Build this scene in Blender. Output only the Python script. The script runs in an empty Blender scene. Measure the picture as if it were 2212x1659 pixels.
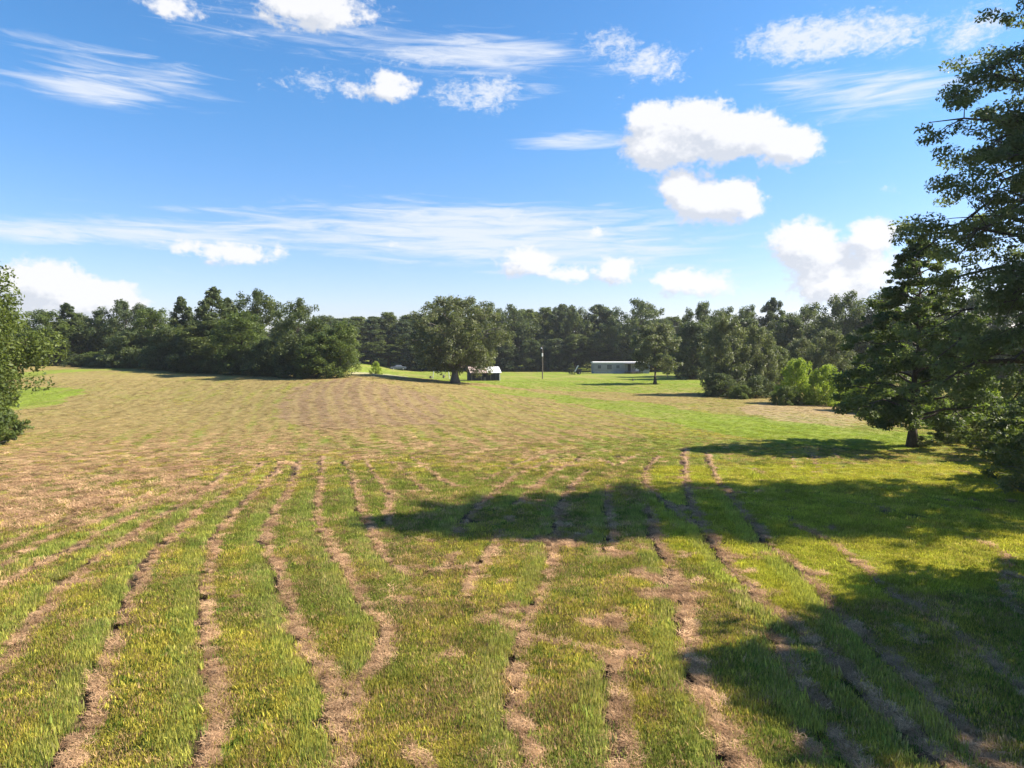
import bpy, math, random
import numpy as np
from mathutils import Vector, Matrix

# ------------------------------------------------------------------ camera, world, sun, exposure
SC = bpy.context.scene
COL = SC.collection
F_PX, CX, CY, HOR, CAM_H = 692.0, 512.0, 384.0, 351.0, 6.0
PITCH = math.atan((CY - HOR) / F_PX)
cam_data = bpy.data.cameras.new("camera")
cam = bpy.data.objects.new("camera", cam_data)
COL.objects.link(cam)
cam_data.sensor_width = 36.0
cam_data.lens = 36.0 * F_PX / 1024.0
cam_data.clip_start = 0.1
cam_data.clip_end = 12000.0
cam.location = (0, 0, CAM_H)
cam.rotation_euler = (math.radians(90) - PITCH, 0, 0)
SC.camera = cam
SC.view_settings.view_transform = 'Standard'
SC.view_settings.look = 'None'
SC.view_settings.exposure = 1.36
SC.view_settings.gamma = 1.0
SC.view_settings.use_curve_mapping = False
try:
    SC.cycles.max_bounces = 4
    SC.cycles.diffuse_bounces = 2
    SC.cycles.transmission_bounces = 3
    SC.cycles.glossy_bounces = 1
    SC.cycles.transparent_max_bounces = 4
except Exception:
    pass

SUN_EL = math.radians(41)
SUN_AZ = math.radians(83)        # clockwise from +Y (view direction): the sun stands to the right
SUN_DIR = Vector((math.sin(SUN_AZ) * math.cos(SUN_EL), math.cos(SUN_AZ) * math.cos(SUN_EL), math.sin(SUN_EL)))
sd = bpy.data.lights.new("sun", 'SUN')
sd.energy = 5.0
sd.angle = math.radians(0.5)
sd.color = (1.0, 0.90, 0.74)
sun = bpy.data.objects.new("sun", sd)
COL.objects.link(sun)
sun.rotation_euler = SUN_DIR.to_track_quat('Z', 'Y').to_euler()
sun.location = (60, 10, 60)

def cam_ray(px, py):
    """world direction of a photograph pixel (1024 x 768)"""
    x = (px - CX) / F_PX
    y = -(py - CY) / F_PX
    c, s = math.cos(PITCH), math.sin(PITCH)
    return Vector((x, c + y * s, -s + y * c))

# ---- world: Nishita sky with clouds that sit at fixed directions of the sky
W = bpy.data.worlds.new("World")
SC.world = W
W.use_nodes = True
wt = W.node_tree
for n in list(wt.nodes):
    wt.nodes.remove(n)
try:
    W.cycles.sampling_method = 'MANUAL'
    W.cycles.sample_map_resolution = 512
except Exception:
    pass

class NB:
    """small node-building helper"""
    def __init__(s, tree):
        s.t = tree
    def n(s, typ, **kw):
        x = s.t.nodes.new(typ)
        for k, v in kw.items():
            setattr(x, k, v)
        return x
    def link(s, a, b):
        s.t.links.new(a, b)
    def put(s, sock, v):
        if isinstance(v, bpy.types.NodeSocket):
            s.link(v, sock)
        elif v is not None:
            sock.default_value = v
    def m(s, op, a, b=None, c=None, clamp=False):
        x = s.n('ShaderNodeMath', operation=op)
        x.use_clamp = clamp
        s.put(x.inputs[0], a)
        if b is not None: s.put(x.inputs[1], b)
        if c is not None: s.put(x.inputs[2], c)
        return x.outputs[0]
    def v(s, op, a, b=None, c=None, out=0):
        x = s.n('ShaderNodeVectorMath', operation=op)
        s.put(x.inputs[0], a)
        if b is not None: s.put(x.inputs[1], b)
        if c is not None: s.put(x.inputs[2], c)
        return x.outputs[out]
    def noise(s, vec, scale, detail=4, rough=0.55, dist=0.0, out='Fac'):
        x = s.n('ShaderNodeTexNoise')
        s.put(x.inputs['Vector'], vec)
        x.inputs['Scale'].default_value = scale
        x.inputs['Detail'].default_value = detail
        x.inputs['Roughness'].default_value = rough
        x.inputs['Distortion'].default_value = dist
        return x.outputs[out]
    def mix(s, f, a, b, blend='MIX'):
        x = s.n('ShaderNodeMix', data_type='RGBA', blend_type=blend)
        s.put(x.inputs[0], f)
        s.put(x.inputs[6], a)
        s.put(x.inputs[7], b)
        return x.outputs[2]
    def smooth(s, v, lo, hi, a=0.0, b=1.0):
        x = s.n('ShaderNodeMapRange', interpolation_type='SMOOTHSTEP')
        s.put(x.inputs[0], v)
        x.inputs[1].default_value = lo
        x.inputs[2].default_value = hi
        x.inputs[3].default_value = a
        x.inputs[4].default_value = b
        return x.outputs[0]

def disp_dir(dx, dy):
    d = cam_ray(dx / 2.16, dy / 2.16).normalized()
    return math.atan2(d.x, d.y), math.asin(d.z)

# clouds in "large view" coordinates (x, y, half width, half height, strength)
CUMULUS = [(1400,255,44,38,1),(1500,262,78,50,1),(1600,288,95,50,1),(1700,312,72,44,1),(1435,318,95,52,1),(1560,325,90,34,.7),
 (1475,408,55,40,1),(1590,432,60,44,1),(1530,440,80,42,1),
 (1735,522,72,48,1),(1880,515,52,42,1),(1800,565,135,45,.75),(1800,618,95,42,1),(1880,590,60,40,.8),
 (55,608,68,42,1),(130,615,62,50,1),(215,645,85,40,1),(110,670,180,38,.9),(290,655,40,20,.6),
 (1500,612,95,32,.75),(1450,600,44,28,.6),(1135,566,66,32,.8),(1225,592,66,24,.65),(1335,585,50,32,.8),
 (395,532,55,24,.62),(500,548,90,30,.7),(580,548,60,24,.55),(848,523,36,17,.42),(1290,505,32,17,.45),(1920,410,34,20,.42),(1100,465,30,16,.3),
 (680,15,135,58,.8),(375,10,90,42,.55),(845,187,66,40,.72),(765,192,44,30,.5),(620,185,50,18,.25),
 (1640,600,40,20,.3),(940,540,30,12,.3),(1650,625,60,20,.3)]
ALTO = [(1010,205,110,45,.75),(1075,190,65,35,.8),(1320,95,75,45,.75),(1400,135,85,45,.85),(1450,165,50,35,.6),(1800,82,215,58,.95),
 (1700,78,120,44,.8),(1950,80,90,44,.75),(2110,60,85,60,.8),(2060,95,50,35,.7),(650,170,110,45,.5),(690,215,40,40,.4),(1000,118,190,60,.4),(1520,95,60,25,.35),
 (480,45,120,40,.4),(300,190,200,28,.25),(1330,215,40,30,.45),(720,180,110,40,.6),(880,130,140,30,.55),(1060,230,60,30,.6),(570,190,40,25,.4),(1180,70,120,20,.35),(960,40,120,30,.3)]
CIRRUS = [(1040,118,200,46,1.05),(880,112,130,26,.7),(1130,108,100,36,.7),(185,198,150,30,1.1),(250,160,250,66,.75),(330,185,110,22,.5),
 (60,500,330,24,1.0),(420,508,380,24,1.0),(700,492,300,24,.9),(1000,478,380,44,1.1),(1100,528,440,50,1.1),(1350,550,260,28,.7),(900,545,330,22,.6),
 (430,455,110,12,.7),(1240,303,140,20,1.05),(1900,200,210,52,.95),(1750,180,130,34,.75),(1330,470,220,28,.5),(150,432,160,9,.3),(1300,408,100,8,.3),
 (1500,590,300,30,.5),(700,590,500,30,.25),(2120,90,130,50,.5),(1780,345,120,14,.3),(680,60,260,66,.7),(1350,150,160,40,.5),(480,60,160,30,.6),(1130,200,140,30,.55)]

def field_group(name, blobs, scl, detail, amp, stretch, dist, seed):
    g = bpy.data.node_groups.new(name, 'ShaderNodeTree')
    g.interface.new_socket(name='P', in_out='INPUT', socket_type='NodeSocketVector')
    g.interface.new_socket(name='M', in_out='OUTPUT', socket_type='NodeSocketFloat')
    b = NB(g)
    gi = b.n('NodeGroupInput'); go = b.n('NodeGroupOutput')
    p = gi.outputs[0]
    acc = None
    for (x, y, rx, ry, k) in blobs:
        a0, e0 = disp_dir(x, y)
        a1, _ = disp_dir(x + rx, y)
        _, e1 = disp_dir(x, y - ry)
        ra, re = abs(a1 - a0), abs(e1 - e0)
        q = b.v('SUBTRACT', p, (a0, e0, 0))
        q = b.v('MULTIPLY', q, (1 / ra, 1 / re, 0))
        d = b.v('DOT_PRODUCT', q, q, out=1)
        v = b.m('MULTIPLY', b.m('EXPONENT', b.m('MULTIPLY', d, -0.75)), k)
        acc = v if acc is None else b.m('MAXIMUM', b.m('MULTIPLY', b.m('ADD', acc, v), .62), b.m('MAXIMUM', acc, v))
    pv = b.v('MULTIPLY', p, (1.0, stretch, 1))
    nz = b.noise(b.v('ADD', pv, (seed, seed * .37, 0)), scl, detail, 0.62, dist)
    if stretch < 2: nz = b.m('ADD', nz, b.m('MULTIPLY', b.m('SUBTRACT', b.noise(b.v('ADD', pv, (seed * 2, 5.5, 0)), scl * 3.3, 6, .6, .1), .5), .38))
    r = b.m('ADD', acc, b.m('MULTIPLY', b.m('SUBTRACT', nz, .5), amp))
    b.link(r, go.inputs[0])
    return g

wb = NB(wt)
tc = wb.n('ShaderNodeTexCoord')
gen = tc.outputs['Generated']
sep = wb.n('ShaderNodeSeparateXYZ'); wb.link(gen, sep.inputs[0])
az = wb.m('ARCTAN2', sep.outputs[0], sep.outputs[1])
el = wb.m('ARCSINE', sep.outputs[2])
comb = wb.n('ShaderNodeCombineXYZ'); wb.link(az, comb.inputs[0]); wb.link(el, comb.inputs[1])
P = comb.outputs[0]
gC = field_group('cumulus_field', CUMULUS, 30, 9, 1.05, 1.3, 0.15, 3.1)
gA = field_group('alto_field', ALTO, 58, 5, 1.15, 1.7, 0.5, 7.7)
gI = field_group('cirrus_field', CIRRUS, 10, 9, 1.7, 9.5, 0.8, 1.9)
def use(g, vec):
    x = wb.n('ShaderNodeGroup'); x.node_tree = g
    wb.link(vec, x.inputs[0]); return x.outputs[0]
mc = use(gC, P)
mc_s = use(gC, wb.v('ADD', P, (0.018, 0.026, 0)))
ma = use(gA, P)
mi = use(gI, P)
dc = wb.smooth(mc, 0.30, 0.62)
da = wb.m('MULTIPLY', wb.smooth(ma, 0.42, 1.0), 0.92)
di = wb.m('MULTIPLY', wb.smooth(mi, 0.36, 1.25), 0.86)
# other parts of the sky carry scattered clouds too
sky = wb.n('ShaderNodeTexSky')
sky.sky_type = 'NISHITA'
sky.sun_disc = False
sky.sun_elevation = SUN_EL
sky.sun_rotation = SUN_AZ
sky.altitude = 0
sky.air_density = 1.0
sky.dust_density = 0.7
sky.ozone_density = 2.0
hs = wb.n('ShaderNodeHueSaturation')
wb.link(sky.outputs[0], hs.inputs['Color'])
hs.inputs['Saturation'].default_value = 1.22
hs.inputs['Value'].default_value = 1.0
tint = wb.mix(wb.smooth(el, 0.02, 0.38), (0.70, 0.65, 0.81, 1), (0.55, 0.73, 0.82, 1))
SKYCOL = wb.mix(1.0, hs.outputs[0], tint, 'MULTIPLY')
lit = wb.m('ADD', 0.40, wb.m('MULTIPLY', wb.m('SUBTRACT', mc, mc_s), 2.6))
lit = wb.m('MINIMUM', wb.m('MAXIMUM', lit, 0.0), 1.0)
ccol = wb.mix(lit, (2.75, 2.9, 3.2, 1), (3.85, 3.84, 3.92, 1))
icol = (3.4, 3.6, 3.95, 1)
c1 = wb.mix(di, SKYCOL, icol)
c2 = wb.mix(da, c1, (3.35, 3.55, 3.9, 1))
c3 = wb.mix(wb.m('MULTIPLY', dc, 0.96), c2, ccol)
bg = wb.n('ShaderNodeBackground')
wb.link(c3, bg.inputs[0])
bg.inputs[1].default_value = 0.102
wo = wb.n('ShaderNodeOutputWorld')
wb.link(bg.outputs[0], wo.inputs[0])

# ------------------------------------------------------------------ numpy noise
def _hash(ix, iy, seed):
    h = (ix.astype(np.int64) * 374761393 + iy.astype(np.int64) * 668265263 + seed * 1442695041) & 0xffffffff
    h = ((h ^ (h >> 13)) * 1274126177) & 0xffffffff
    h = (h ^ (h >> 16)) & 0xffffff
    return h.astype(np.float32) / 16777215.0

def vnoise(x, y, seed=0):
    x0 = np.floor(x); y0 = np.floor(y)
    fx = (x - x0).astype(np.float32); fy = (y - y0).astype(np.float32)
    fx = fx * fx * (3 - 2 * fx); fy = fy * fy * (3 - 2 * fy)
    a = _hash(x0, y0, seed); b = _hash(x0 + 1, y0, seed)
    c = _hash(x0, y0 + 1, seed); d = _hash(x0 + 1, y0 + 1, seed)
    return (a + (b - a) * fx) * (1 - fy) + (c + (d - c) * fx) * fy

def fbm(x, y, f, octs=4, seed=0, g=0.5):
    s = np.zeros(np.shape(x), np.float32); a = 1.0; t = 0.0
    for o in range(octs):
        s += a * vnoise(x * f + 17.3 * o, y * f - 9.1 * o, seed + o * 13)
        t += a; a *= g; f *= 2.03
    return s / t

def sst(v, lo, hi):
    t = np.clip((v - lo) / (hi - lo), 0, 1)
    return t * t * (3 - 2 * t)

# ------------------------------------------------------------------ terrain
HX = np.array([-140, -78, -64, -47, -29, -23, -17, -7.4, 0, 8, 200], float)
HZ = np.array([3.4, 3.1, 3.1, 2.5, 2.1, 2.2, 1.6, .75, .2, 0, 0], float)
def terrain(x, y):
    x = np.asarray(x, float); y = np.asarray(y, float)
    d = np.maximum(y, 1.0)
    xs = x / d * 105.0
    xs = np.where(y > 105, x, xs)
    H = np.interp(np.clip(xs, -140, 200), HX, HZ)
    D1 = np.interp(xs, [-90, -52, -28, 0], [134, 126, 98, 102])
    D0 = np.interp(xs, [-90, -52, -28, 0], [62, 58, 40, 40])
    t_ = np.clip((d - D0) / (D1 - D0), 0, 1); up = t_ * t_ * (3 - 2 * t_)
    drop = 1 - sst(d, 112, 142) * sst(x, -48, -25)
    z = H * up * drop
    z = z + 3.0 * sst(d, 192, 250) * sst(x, 30, 62)
    z = z + 1.0 * sst(d, 205, 260)
    z = z + 7.0 * sst(np.hypot(x, y), 330, 900)
    z = z - 1.2 * sst(x, 27, 45) * sst(y, 10, 30) * (1 - sst(y, 60, 90))   # ground falls away beyond the right-hand trees
    z = z + 0.25 * (fbm(x, y, 0.03, 3, 5) - 0.5) * sst(d, 30, 70)
    return z

def tz(x, y):
    return float(terrain(np.array([x]), np.array([y]))[0])

def hit(px, py):
    """where a photograph pixel meets the terrain"""
    d = cam_ray(px, py)
    ts = np.concatenate([np.arange(6, 60, .1), np.arange(60, 400, .5)])
    X = d.x * ts; Y = d.y * ts; Z = CAM_H + d.z * ts
    below = np.nonzero(Z <= terrain(X, Y))[0]
    if len(below) == 0:
        return float(X[-1]), float(Y[-1])
    i = below[0]
    return float(X[i]), float(Y[i])

# ------------------------------------------------------------------ furrows (traced, laid on the ground in metres)
OFF = {'A': (0, 433.3), 'B': (0, 600), 'C': (341.3, 433.3), 'D': (341.3, 600), 'E': (682.7, 433.3), 'F': (682.7, 600)}
FUR = [
 (1.0,'A',[(2080,150),(2080,250),(2060,380),(2040,480),(2050,600),(2120,720),(2212,860)],'D',[(130,30),(220,110),(300,230),(200,420),(60,560)]),
 (1.15,'A',[(1930,180),(1910,280),(1850,400),(1780,480),(1730,600),(1710,700),(1740,800),(1800,920),(1850,1060)],'B',[(1920,220),(1970,340),(2070,450),(2170,600),(2120,760),(2180,920),(2210,1085),(2220,1300)]),
 (1.15,'A',[(1820,180),(1760,280),(1600,430),(1500,520),(1430,620),(1370,700),(1360,800),(1340,920),(1310,1040)],'B',[(1330,60),(1320,200),(1310,320),(1370,460),(1390,600),(1350,800),(1350,900),(1310,1000),(1290,1085),(1270,1300)]),
 (1.1,'A',[(1700,180),(1640,230),(1580,310),(1430,410),(1250,530),(1140,640),(1020,740),(940,850),(890,960),(850,1060)],'B',[(830,20),(780,140),(730,250),(670,400),(630,500),(600,600),(600,720),(540,850),(430,950),(380,1080),(330,1300)]),
 (1.0,'A',[(1500,210),(1420,290),(1300,390),(1100,500),(980,560),(850,660),(700,760),(560,850),(440,960),(340,1060)],'B',[(300,30),(220,120),(110,260),(60,360),(0,440),(-200,640)]),
 (.9,'A',[(1300,280),(1180,350),(1050,410),(850,540),(700,620),(520,710),(340,800),(180,880),(60,950),(-100,1050)]),
 (.8,'A',[(980,380),(840,460),(600,580),(330,670),(0,860),(-200,1000)]),
 (.7,'A',[(700,470),(550,500),(250,620),(60,720),(-100,800)]),
 (.9,'C',[(20,180),(80,300),(100,430),(140,540),(190,620),(230,740),(330,860),(420,920)]),
 (.7,'C',[(150,170),(230,290),(300,380),(310,460),(290,520),(310,590)]),
 (.8,'C',[(310,180),(420,250),(490,330),(560,380)]),
 (.7,'C',[(440,150),(570,240),(640,300),(740,340),(820,360)]),
 (.6,'C',[(1370,110),(1180,180),(1080,230),(900,300)]),
 (.9,'C',[(1420,150),(1180,240),(1050,320),(980,400),(870,470),(800,560),(720,650)]),
 (.9,'C',[(1550,155),(1370,250),(1260,340),(1180,410),(1110,470)]),
 (.9,'C',[(1600,240),(1500,320),(1440,410),(1400,500),(1400,620),(1340,740),(1370,800),(1350,870),(1310,960),(1260,1060)],'D',[(1230,60),(1180,180),(1170,280),(1110,380),(1090,520),(1120,640),(1100,780),(1180,900),(1240,1000),(1290,1200)]),
 (.8,'C',[(1010,640),(990,740),(910,850),(830,940),(800,1060)]),
 (.8,'C',[(1880,150),(1780,220),(1720,180)]),
 (.9,'C',[(1720,340),(1710,450),(1730,560),(1740,680),(1720,800)]),
 (.9,'C',[(2050,150),(1970,230),(1960,330),(2080,440),(2200,540)],'E',[(100,610)]),
 (1.25,'C',[(1980,480),(2000,580),(2040,700),(2100,830),(2150,950),(2190,1060)],'F',[(10,150),(20,280),(40,450),(130,620),(200,780),(260,920),(330,1080),(400,1300)]),
 (1.15,'E',[(10,100),(10,260),(20,390),(60,500),(130,620),(180,700),(260,820),(350,940),(470,1030)],'F',[(500,30),(640,100),(760,220),(880,320),(1000,430),(1110,540),(1200,650),(1370,790),(1520,930),(1700,1080),(1900,1280)]),
 (.95,'E',[(150,120),(200,260),(260,370),(370,490),(470,620),(600,770),(700,840),(850,980)],'F',[(950,40),(1060,150),(1180,260),(1280,340),(1430,480),(1550,600),(1750,790),(1850,920),(2000,1060),(2200,1250)]),
 (.6,'E',[(700,560),(780,620),(880,670),(980,720),(1080,810),(1200,890),(1300,990)],'F',[(1400,0),(1530,60),(1720,200),(1900,320),(2050,460),(2212,600),(2400,760)]),
 (.5,'E',[(1850,680),(1980,730),(2100,780)],'F',[(2050,30),(2200,110)]),
 (.85,'F',[(600,260),(640,380),(720,480),(800,590),(890,690)]),
 (.85,'F',[(960,860),(1050,970),(1120,1080),(1200,1200)]),
 (.8,'F',[(740,900),(820,1000)]),
 (.7,'D',[(1780,60),(1720,140),(1800,210)]),(.8,'D',[(1200,250),(1400,290),(1600,320)]),
 (1.0,'D',[(1760,440),(1780,560),(1760,700),(1790,850),(1830,960),(1790,1085),(1770,1300)]),
 (.9,'C',[(330,860),(480,890),(700,880),(830,860)]),
 (.5,'E',[(830,120),(860,200),(890,260)]),(.35,'E',[(690,120),(710,220)]),(.35,'E',[(1150,130),(1210,200)]),(.35,'E',[(980,130),(1030,170)]),
 (.8,'D',[(0,560),(100,640),(20,760),(40,900)]),
 (.5,'D',[(420,980),(500,1080)]),
]
SEG = []
for f in FUR:
    pts = []
    for i in range(1, len(f), 2):
        ox, oy = OFF[f[i]]
        for (x, y) in f[i + 1]:
            dr = cam_ray(x / 6.48 + ox, y / 6.48 + oy)
            t = CAM_H / -dr.z
            pts.append((dr.x * t, dr.y * t))
    # smooth (Chaikin)
    for _ in range(2):
        q = [pts[0]]
        for a, b in zip(pts[:-1], pts[1:]):
            q.append((a[0] * .75 + b[0] * .25, a[1] * .75 + b[1] * .25))
            q.append((a[0] * .25 + b[0] * .75, a[1] * .25 + b[1] * .75))
        q.append(pts[-1]); pts = q
    L = len(pts) - 1
    for k, (a, b) in enumerate(zip(pts[:-1], pts[1:])):
        SEG.append((a[0], a[1], b[0], b[1], f[0]))
# merge very short pieces is not needed; evaluation is restricted by bounding boxes
SEG = np.array(SEG, np.float32)

def furrow(x, y):
    """signed offset to the nearest furrow centre (m) and that furrow's strength"""
    x = np.asarray(x, np.float32); y = np.asarray(y, np.float32)
    bd = np.full(x.shape, 9.0, np.float32); bs = np.zeros(x.shape, np.float32); bw = np.zeros(x.shape, np.float32)
    order = np.argsort(y); ys = y[order]; xs = x[order]
    d_ = bd[order]; s_ = bs[order]; w_ = bw[order]
    for (ax, ay, bx, by, w) in SEG:
        lo = np.searchsorted(ys, min(ay, by) - 1.0); hi = np.searchsorted(ys, max(ay, by) + 1.0)
        if hi <= lo: continue
        X = xs[lo:hi]; Y = ys[lo:hi]
        vx, vy = bx - ax, by - ay
        L2 = vx * vx + vy * vy + 1e-9
        t = np.clip(((X - ax) * vx + (Y - ay) * vy) / L2, 0, 1)
        dx = X - (ax + vx * t); dy = Y - (ay + vy * t)
        dd = np.sqrt(dx * dx + dy * dy)
        m = dd < d_[lo:hi]
        sub = d_[lo:hi]; sub[m] = dd[m]
        sg = s_[lo:hi]; sg[m] = np.where(dx[m] >= 0, 1, -1)
        ww = w_[lo:hi]; ww[m] = w
    bd[order] = d_; bs[order] = s_; bw[order] = w_
    return bd * np.where(bs == 0, 1, bs), bw

# ------------------------------------------------------------------ ground zones (world polygons)
def poly_world(pts):
    return np.array([hit(x / 2.16, y / 2.16) for x, y in pts])

def inpoly(x, y, P_):
    r = np.zeros(x.shape, bool); n = len(P_); j = n - 1
    for i in range(n):
        xi, yi = P_[i]; xj, yj = P_[j]
        c = ((yi > y) != (yj > y)) & (x < (xj - xi) * (y - yi) / (yj - yi + 1e-12) + xi)
        r ^= c; j = i
    return r

Z_TRI = poly_world([(-60,842),(20,838),(110,836),(180,842),(182,850),(150,862),(110,874),(60,884),(20,890),(-80,894)])
Z_LAWN = poly_world([(815,806),(900,800),(1000,797),(1100,796),(1280,790),(1420,786),(1520,800),(1545,850),(1400,848),(1240,846),(1120,838),(1040,828),(950,822),(880,812)])
Z_STRIP = poly_world([(1000,832),(1120,842),(1250,858),(1400,872),(1520,892),(1660,905),(1760,915),(1900,930),(2050,945),(1900,975),(1700,960),(1560,935),(1400,905),(1280,880),(1150,858),(1050,845)])
Z_BROWN = poly_world([(605,872),(650,835),(760,815),(860,835),(955,858),(960,915),(850,925),(720,928),(610,925)])
Z_PINK = poly_world([(1590,880),(1680,868),(1820,872),(1960,895),(1990,925),(1800,920),(1660,912)])
Z_VERGE = poly_world([(-100,812),(40,806),(90,801),(150,797.5),(280,797),(230,800),(100,809),(45,819),(-100,826)])
Z_ROAD = poly_world([(765,803),(800,805),(840,808),(880,813),(870,815),(800,809),(755,807)])
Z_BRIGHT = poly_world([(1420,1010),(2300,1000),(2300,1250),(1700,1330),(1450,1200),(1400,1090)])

def field_colour(x, y, want_masks=False):
    """base colour of the ground cover: mown straw, soil, short grass"""
    x = np.asarray(x, float); y = np.asarray(y, float)
    wx = x + 3.4 * (fbm(x, y, .35, 4, 21) - .5); wy = y + 5.0 * (fbm(x, y, .35, 3, 22) - .5)
    n1 = fbm(x, y, .07, 4, 1); n2 = fbm(x, y, .75, 4, 2); n3 = fbm(x, y, 2.4, 3, 3); n4 = fbm(x, y, 7.0, 3, 4)
    r = np.hypot(x, y)
    fm = sst(y, 30, 48)          # farther out the mower passes run away from the road: streaks along the rows
    xr = x + .20 * (y - 60)
    n2 = n2 + (fbm(xr * 1.5, y * .16, 1.0, 4, 12) - n2) * fm
    n3 = n3 + (fbm(xr * 3.2, y * .42, 1.0, 3, 13) - n3) * fm
    # green share
    g = 0.24 + 0.75 * (n1 - .5) + (.55 + .5 * sst(30 - y, 0, 10)) * (n2 - .5) + .5 * (n3 - .5)
    near = 1 - sst(y, 29, 42)
    right = sst(x / np.maximum(y, 5), .02, .35)
    left = sst(-x / np.maximum(y, 5) + .5 * (fbm(x, y, .3, 3, 97) - .5), .30, .66) * sst(y + 9 * (fbm(x, y, .4, 3, 98) - .5), 15, 33)   # tan field beside the first furrows on the left
    g = g + near * (.80 - .85 * left)
    g = g + (1 - near) * (.05 + .52 * right * (1 - sst(y, 50, 85)) + .12 * right)
    # mowing rows farther out: gentle curved streaks
    ph = x + .24 * (y - 70) + 1.6 * np.sin((y - 52) * .07)
    rows = .5 + .5 * np.sin(ph * 2 * math.pi / 1.75 + 3.4 * (n2 - .5))
    rowm = sst(y, 40, 48) * (1 - sst(y, 85, 100)) * (1 - sst(x, 5, 12)) * sst(x, -34, -26)
    g = g + rowm * .50 * (rows - .55)
    # cross-slope streaks that lie along the headland
    st = fbm(x * .40, y * .9, 1.0, 4, 31)
    g = g + (1 - near) * .30 * (st - .5)
    head = np.exp(-((y - 42 - 1.5 * np.sin(x * .2)) / 4.0) ** 2)
    g = g + .18 * head * sst(x, -12, 2)
    lushm = np.zeros(x.shape)
    for Zp, val in ((Z_TRI, 1.0), (Z_VERGE, .9), (Z_LAWN, 1.0), (Z_STRIP, .85)):
        lushm = np.maximum(lushm, inpoly(wx, wy, Zp) * val)
    lushm = np.maximum(lushm, sst(y, 126, 140) * sst(x, -62, -50))
    brown = inpoly(wx, wy, Z_BROWN) * 1.0
    pink = inpoly(wx, wy, Z_PINK) * 1.0
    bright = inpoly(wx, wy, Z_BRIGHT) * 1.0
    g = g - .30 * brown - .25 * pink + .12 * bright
    # a tan belt inside the far lawn and by the tree line
    belt = np.exp(-((y - 112 + x * .12) / 7.0) ** 2) * sst(x, -5, 8)
    lushm = lushm * (1 - .75 * belt * sst(n2, .35, .6))
    g = np.clip(g, 0, 1)
    gm = sst(g, .18, .82)
    straw = np.stack([.248 + .21 * (n3 - .5), .194 + .17 * (n3 - .5), .074 + .07 * (n3 - .5)], -1)
    soil = np.array([.13, .085, .055])
    grn = np.stack([.150 + .11 * (n2 - .5) + .08 * (n4 - .5), .175 + .06 * (n2 - .5), .030 + .0 * n2], -1)
    yel = np.array([.250, .215, .055])
    grn = grn + (yel - grn) * sst(fbm(x, y, .8, 3, 41), .42, .75)[..., None] * .75
    lush = np.array([.150, .200, .024]) * (.62 + .85 * n2)[..., None]
    lush = lush + (np.array([.25, .22, .07]) - lush) * (.6 * sst(fbm(x, y * .8, .22, 4, 95), .50, .68))[..., None]
    brd = np.array([.205, .215, .028]) * (.8 + .45 * n2)[..., None]
    c = straw + (grn - straw) * gm[..., None]
    sm = sst(n4 * .5 + n3 * .5, .56, .70) * (1 - gm) * .55
    c = c + (soil - c) * sm[..., None]
    bt = brown[..., None] * (.40 + .30 * sst(.75 - rows, 0, .5))[..., None]
    c = c * (1 + (.20 * (rows - .5) * sst(y, 46, 56) * (1 - sst(y, 92, 108)) * (1 - sst(x, 2, 12)) * (.45 + .9 * brown))[..., None])
    c = c + (np.array([.22, .145, .090]) - c) * bt
    c = c + (np.array([.36, .27, .17]) - c) * (pink[..., None] * .45)
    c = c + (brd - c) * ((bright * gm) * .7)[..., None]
    c = c + (lush - c) * (lushm * .88)[..., None]
    road = inpoly(x, y, Z_ROAD) * 1.0
    c = c + (np.array([.40, .34, .27]) - c) * (road * .45)[..., None]
    bank = sst(y, 196, 206) * (1 - sst(y, 232, 244)) * sst(x, 34, 44) * (1 - sst(x, 62, 72))
    bn = sst(fbm(x * .25, y, .22, 3, 51), .42, .58)
    bankc = np.array([.40, .27, .19])
    c = c + (bankc - c) * (bank * bn)[..., None]
    far = sst(r, 255, 300)
    c = c + (np.array([.06, .085, .025]) - c) * far[..., None]
    if want_masks:
        return c, gm, np.maximum(lushm, 0), n2, n3
    return c

# ------------------------------------------------------------------ mesh helpers
def new_mesh(name, verts, faces=None, loops=None, starts=None, totals=None):
    me = bpy.data.meshes.new(name)
    verts = np.asarray(verts, np.float32)
    me.vertices.add(len(verts))
    me.vertices.foreach_set('co', verts.ravel())
    if faces is not None:
        faces = np.asarray(faces, np.int32)
        k = faces.shape[1]
        me.loops.add(faces.size)
        me.loops.foreach_set('vertex_index', faces.ravel())
        me.polygons.add(len(faces))
        me.polygons.foreach_set('loop_start', np.arange(0, faces.size, k, dtype=np.int32))
        try:
            me.polygons.foreach_set('loop_total', np.full(len(faces), k, np.int32))
        except Exception:
            pass
    me.update(calc_edges=True)
    return me

def set_col(me, name, arr):
    a = me.color_attributes.new(name, 'FLOAT_COLOR', 'POINT')
    b = np.ones((len(arr), 4), np.float32); b[:, :3] = arr
    a.data.foreach_set('color', b.ravel())

def set_f(me, name, arr):
    a = me.attributes.new(name, 'FLOAT', 'POINT')
    a.data.foreach_set('value', np.asarray(arr, np.float32).ravel())

def link(name, data, mat=None, parent=None, loc=None):
    o = bpy.data.objects.new(name, data)
    COL.objects.link(o)
    if mat is not None: data.materials.append(mat)
    if parent is not None: o.parent = parent
    if loc is not None: o.location = loc
    return o

def tag(o, label=None, cat=None, group=None, kind=None):
    if label: o['label'] = label
    if cat: o['category'] = cat
    if group: o['group'] = group
    if kind: o['kind'] = kind
    return o

def empty(name, loc, rz=0.0):
    o = bpy.data.objects.new(name, None)
    COL.objects.link(o)
    o.location = loc; o.rotation_euler = (0, 0, rz)
    o.empty_display_size = .3
    return o

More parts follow.
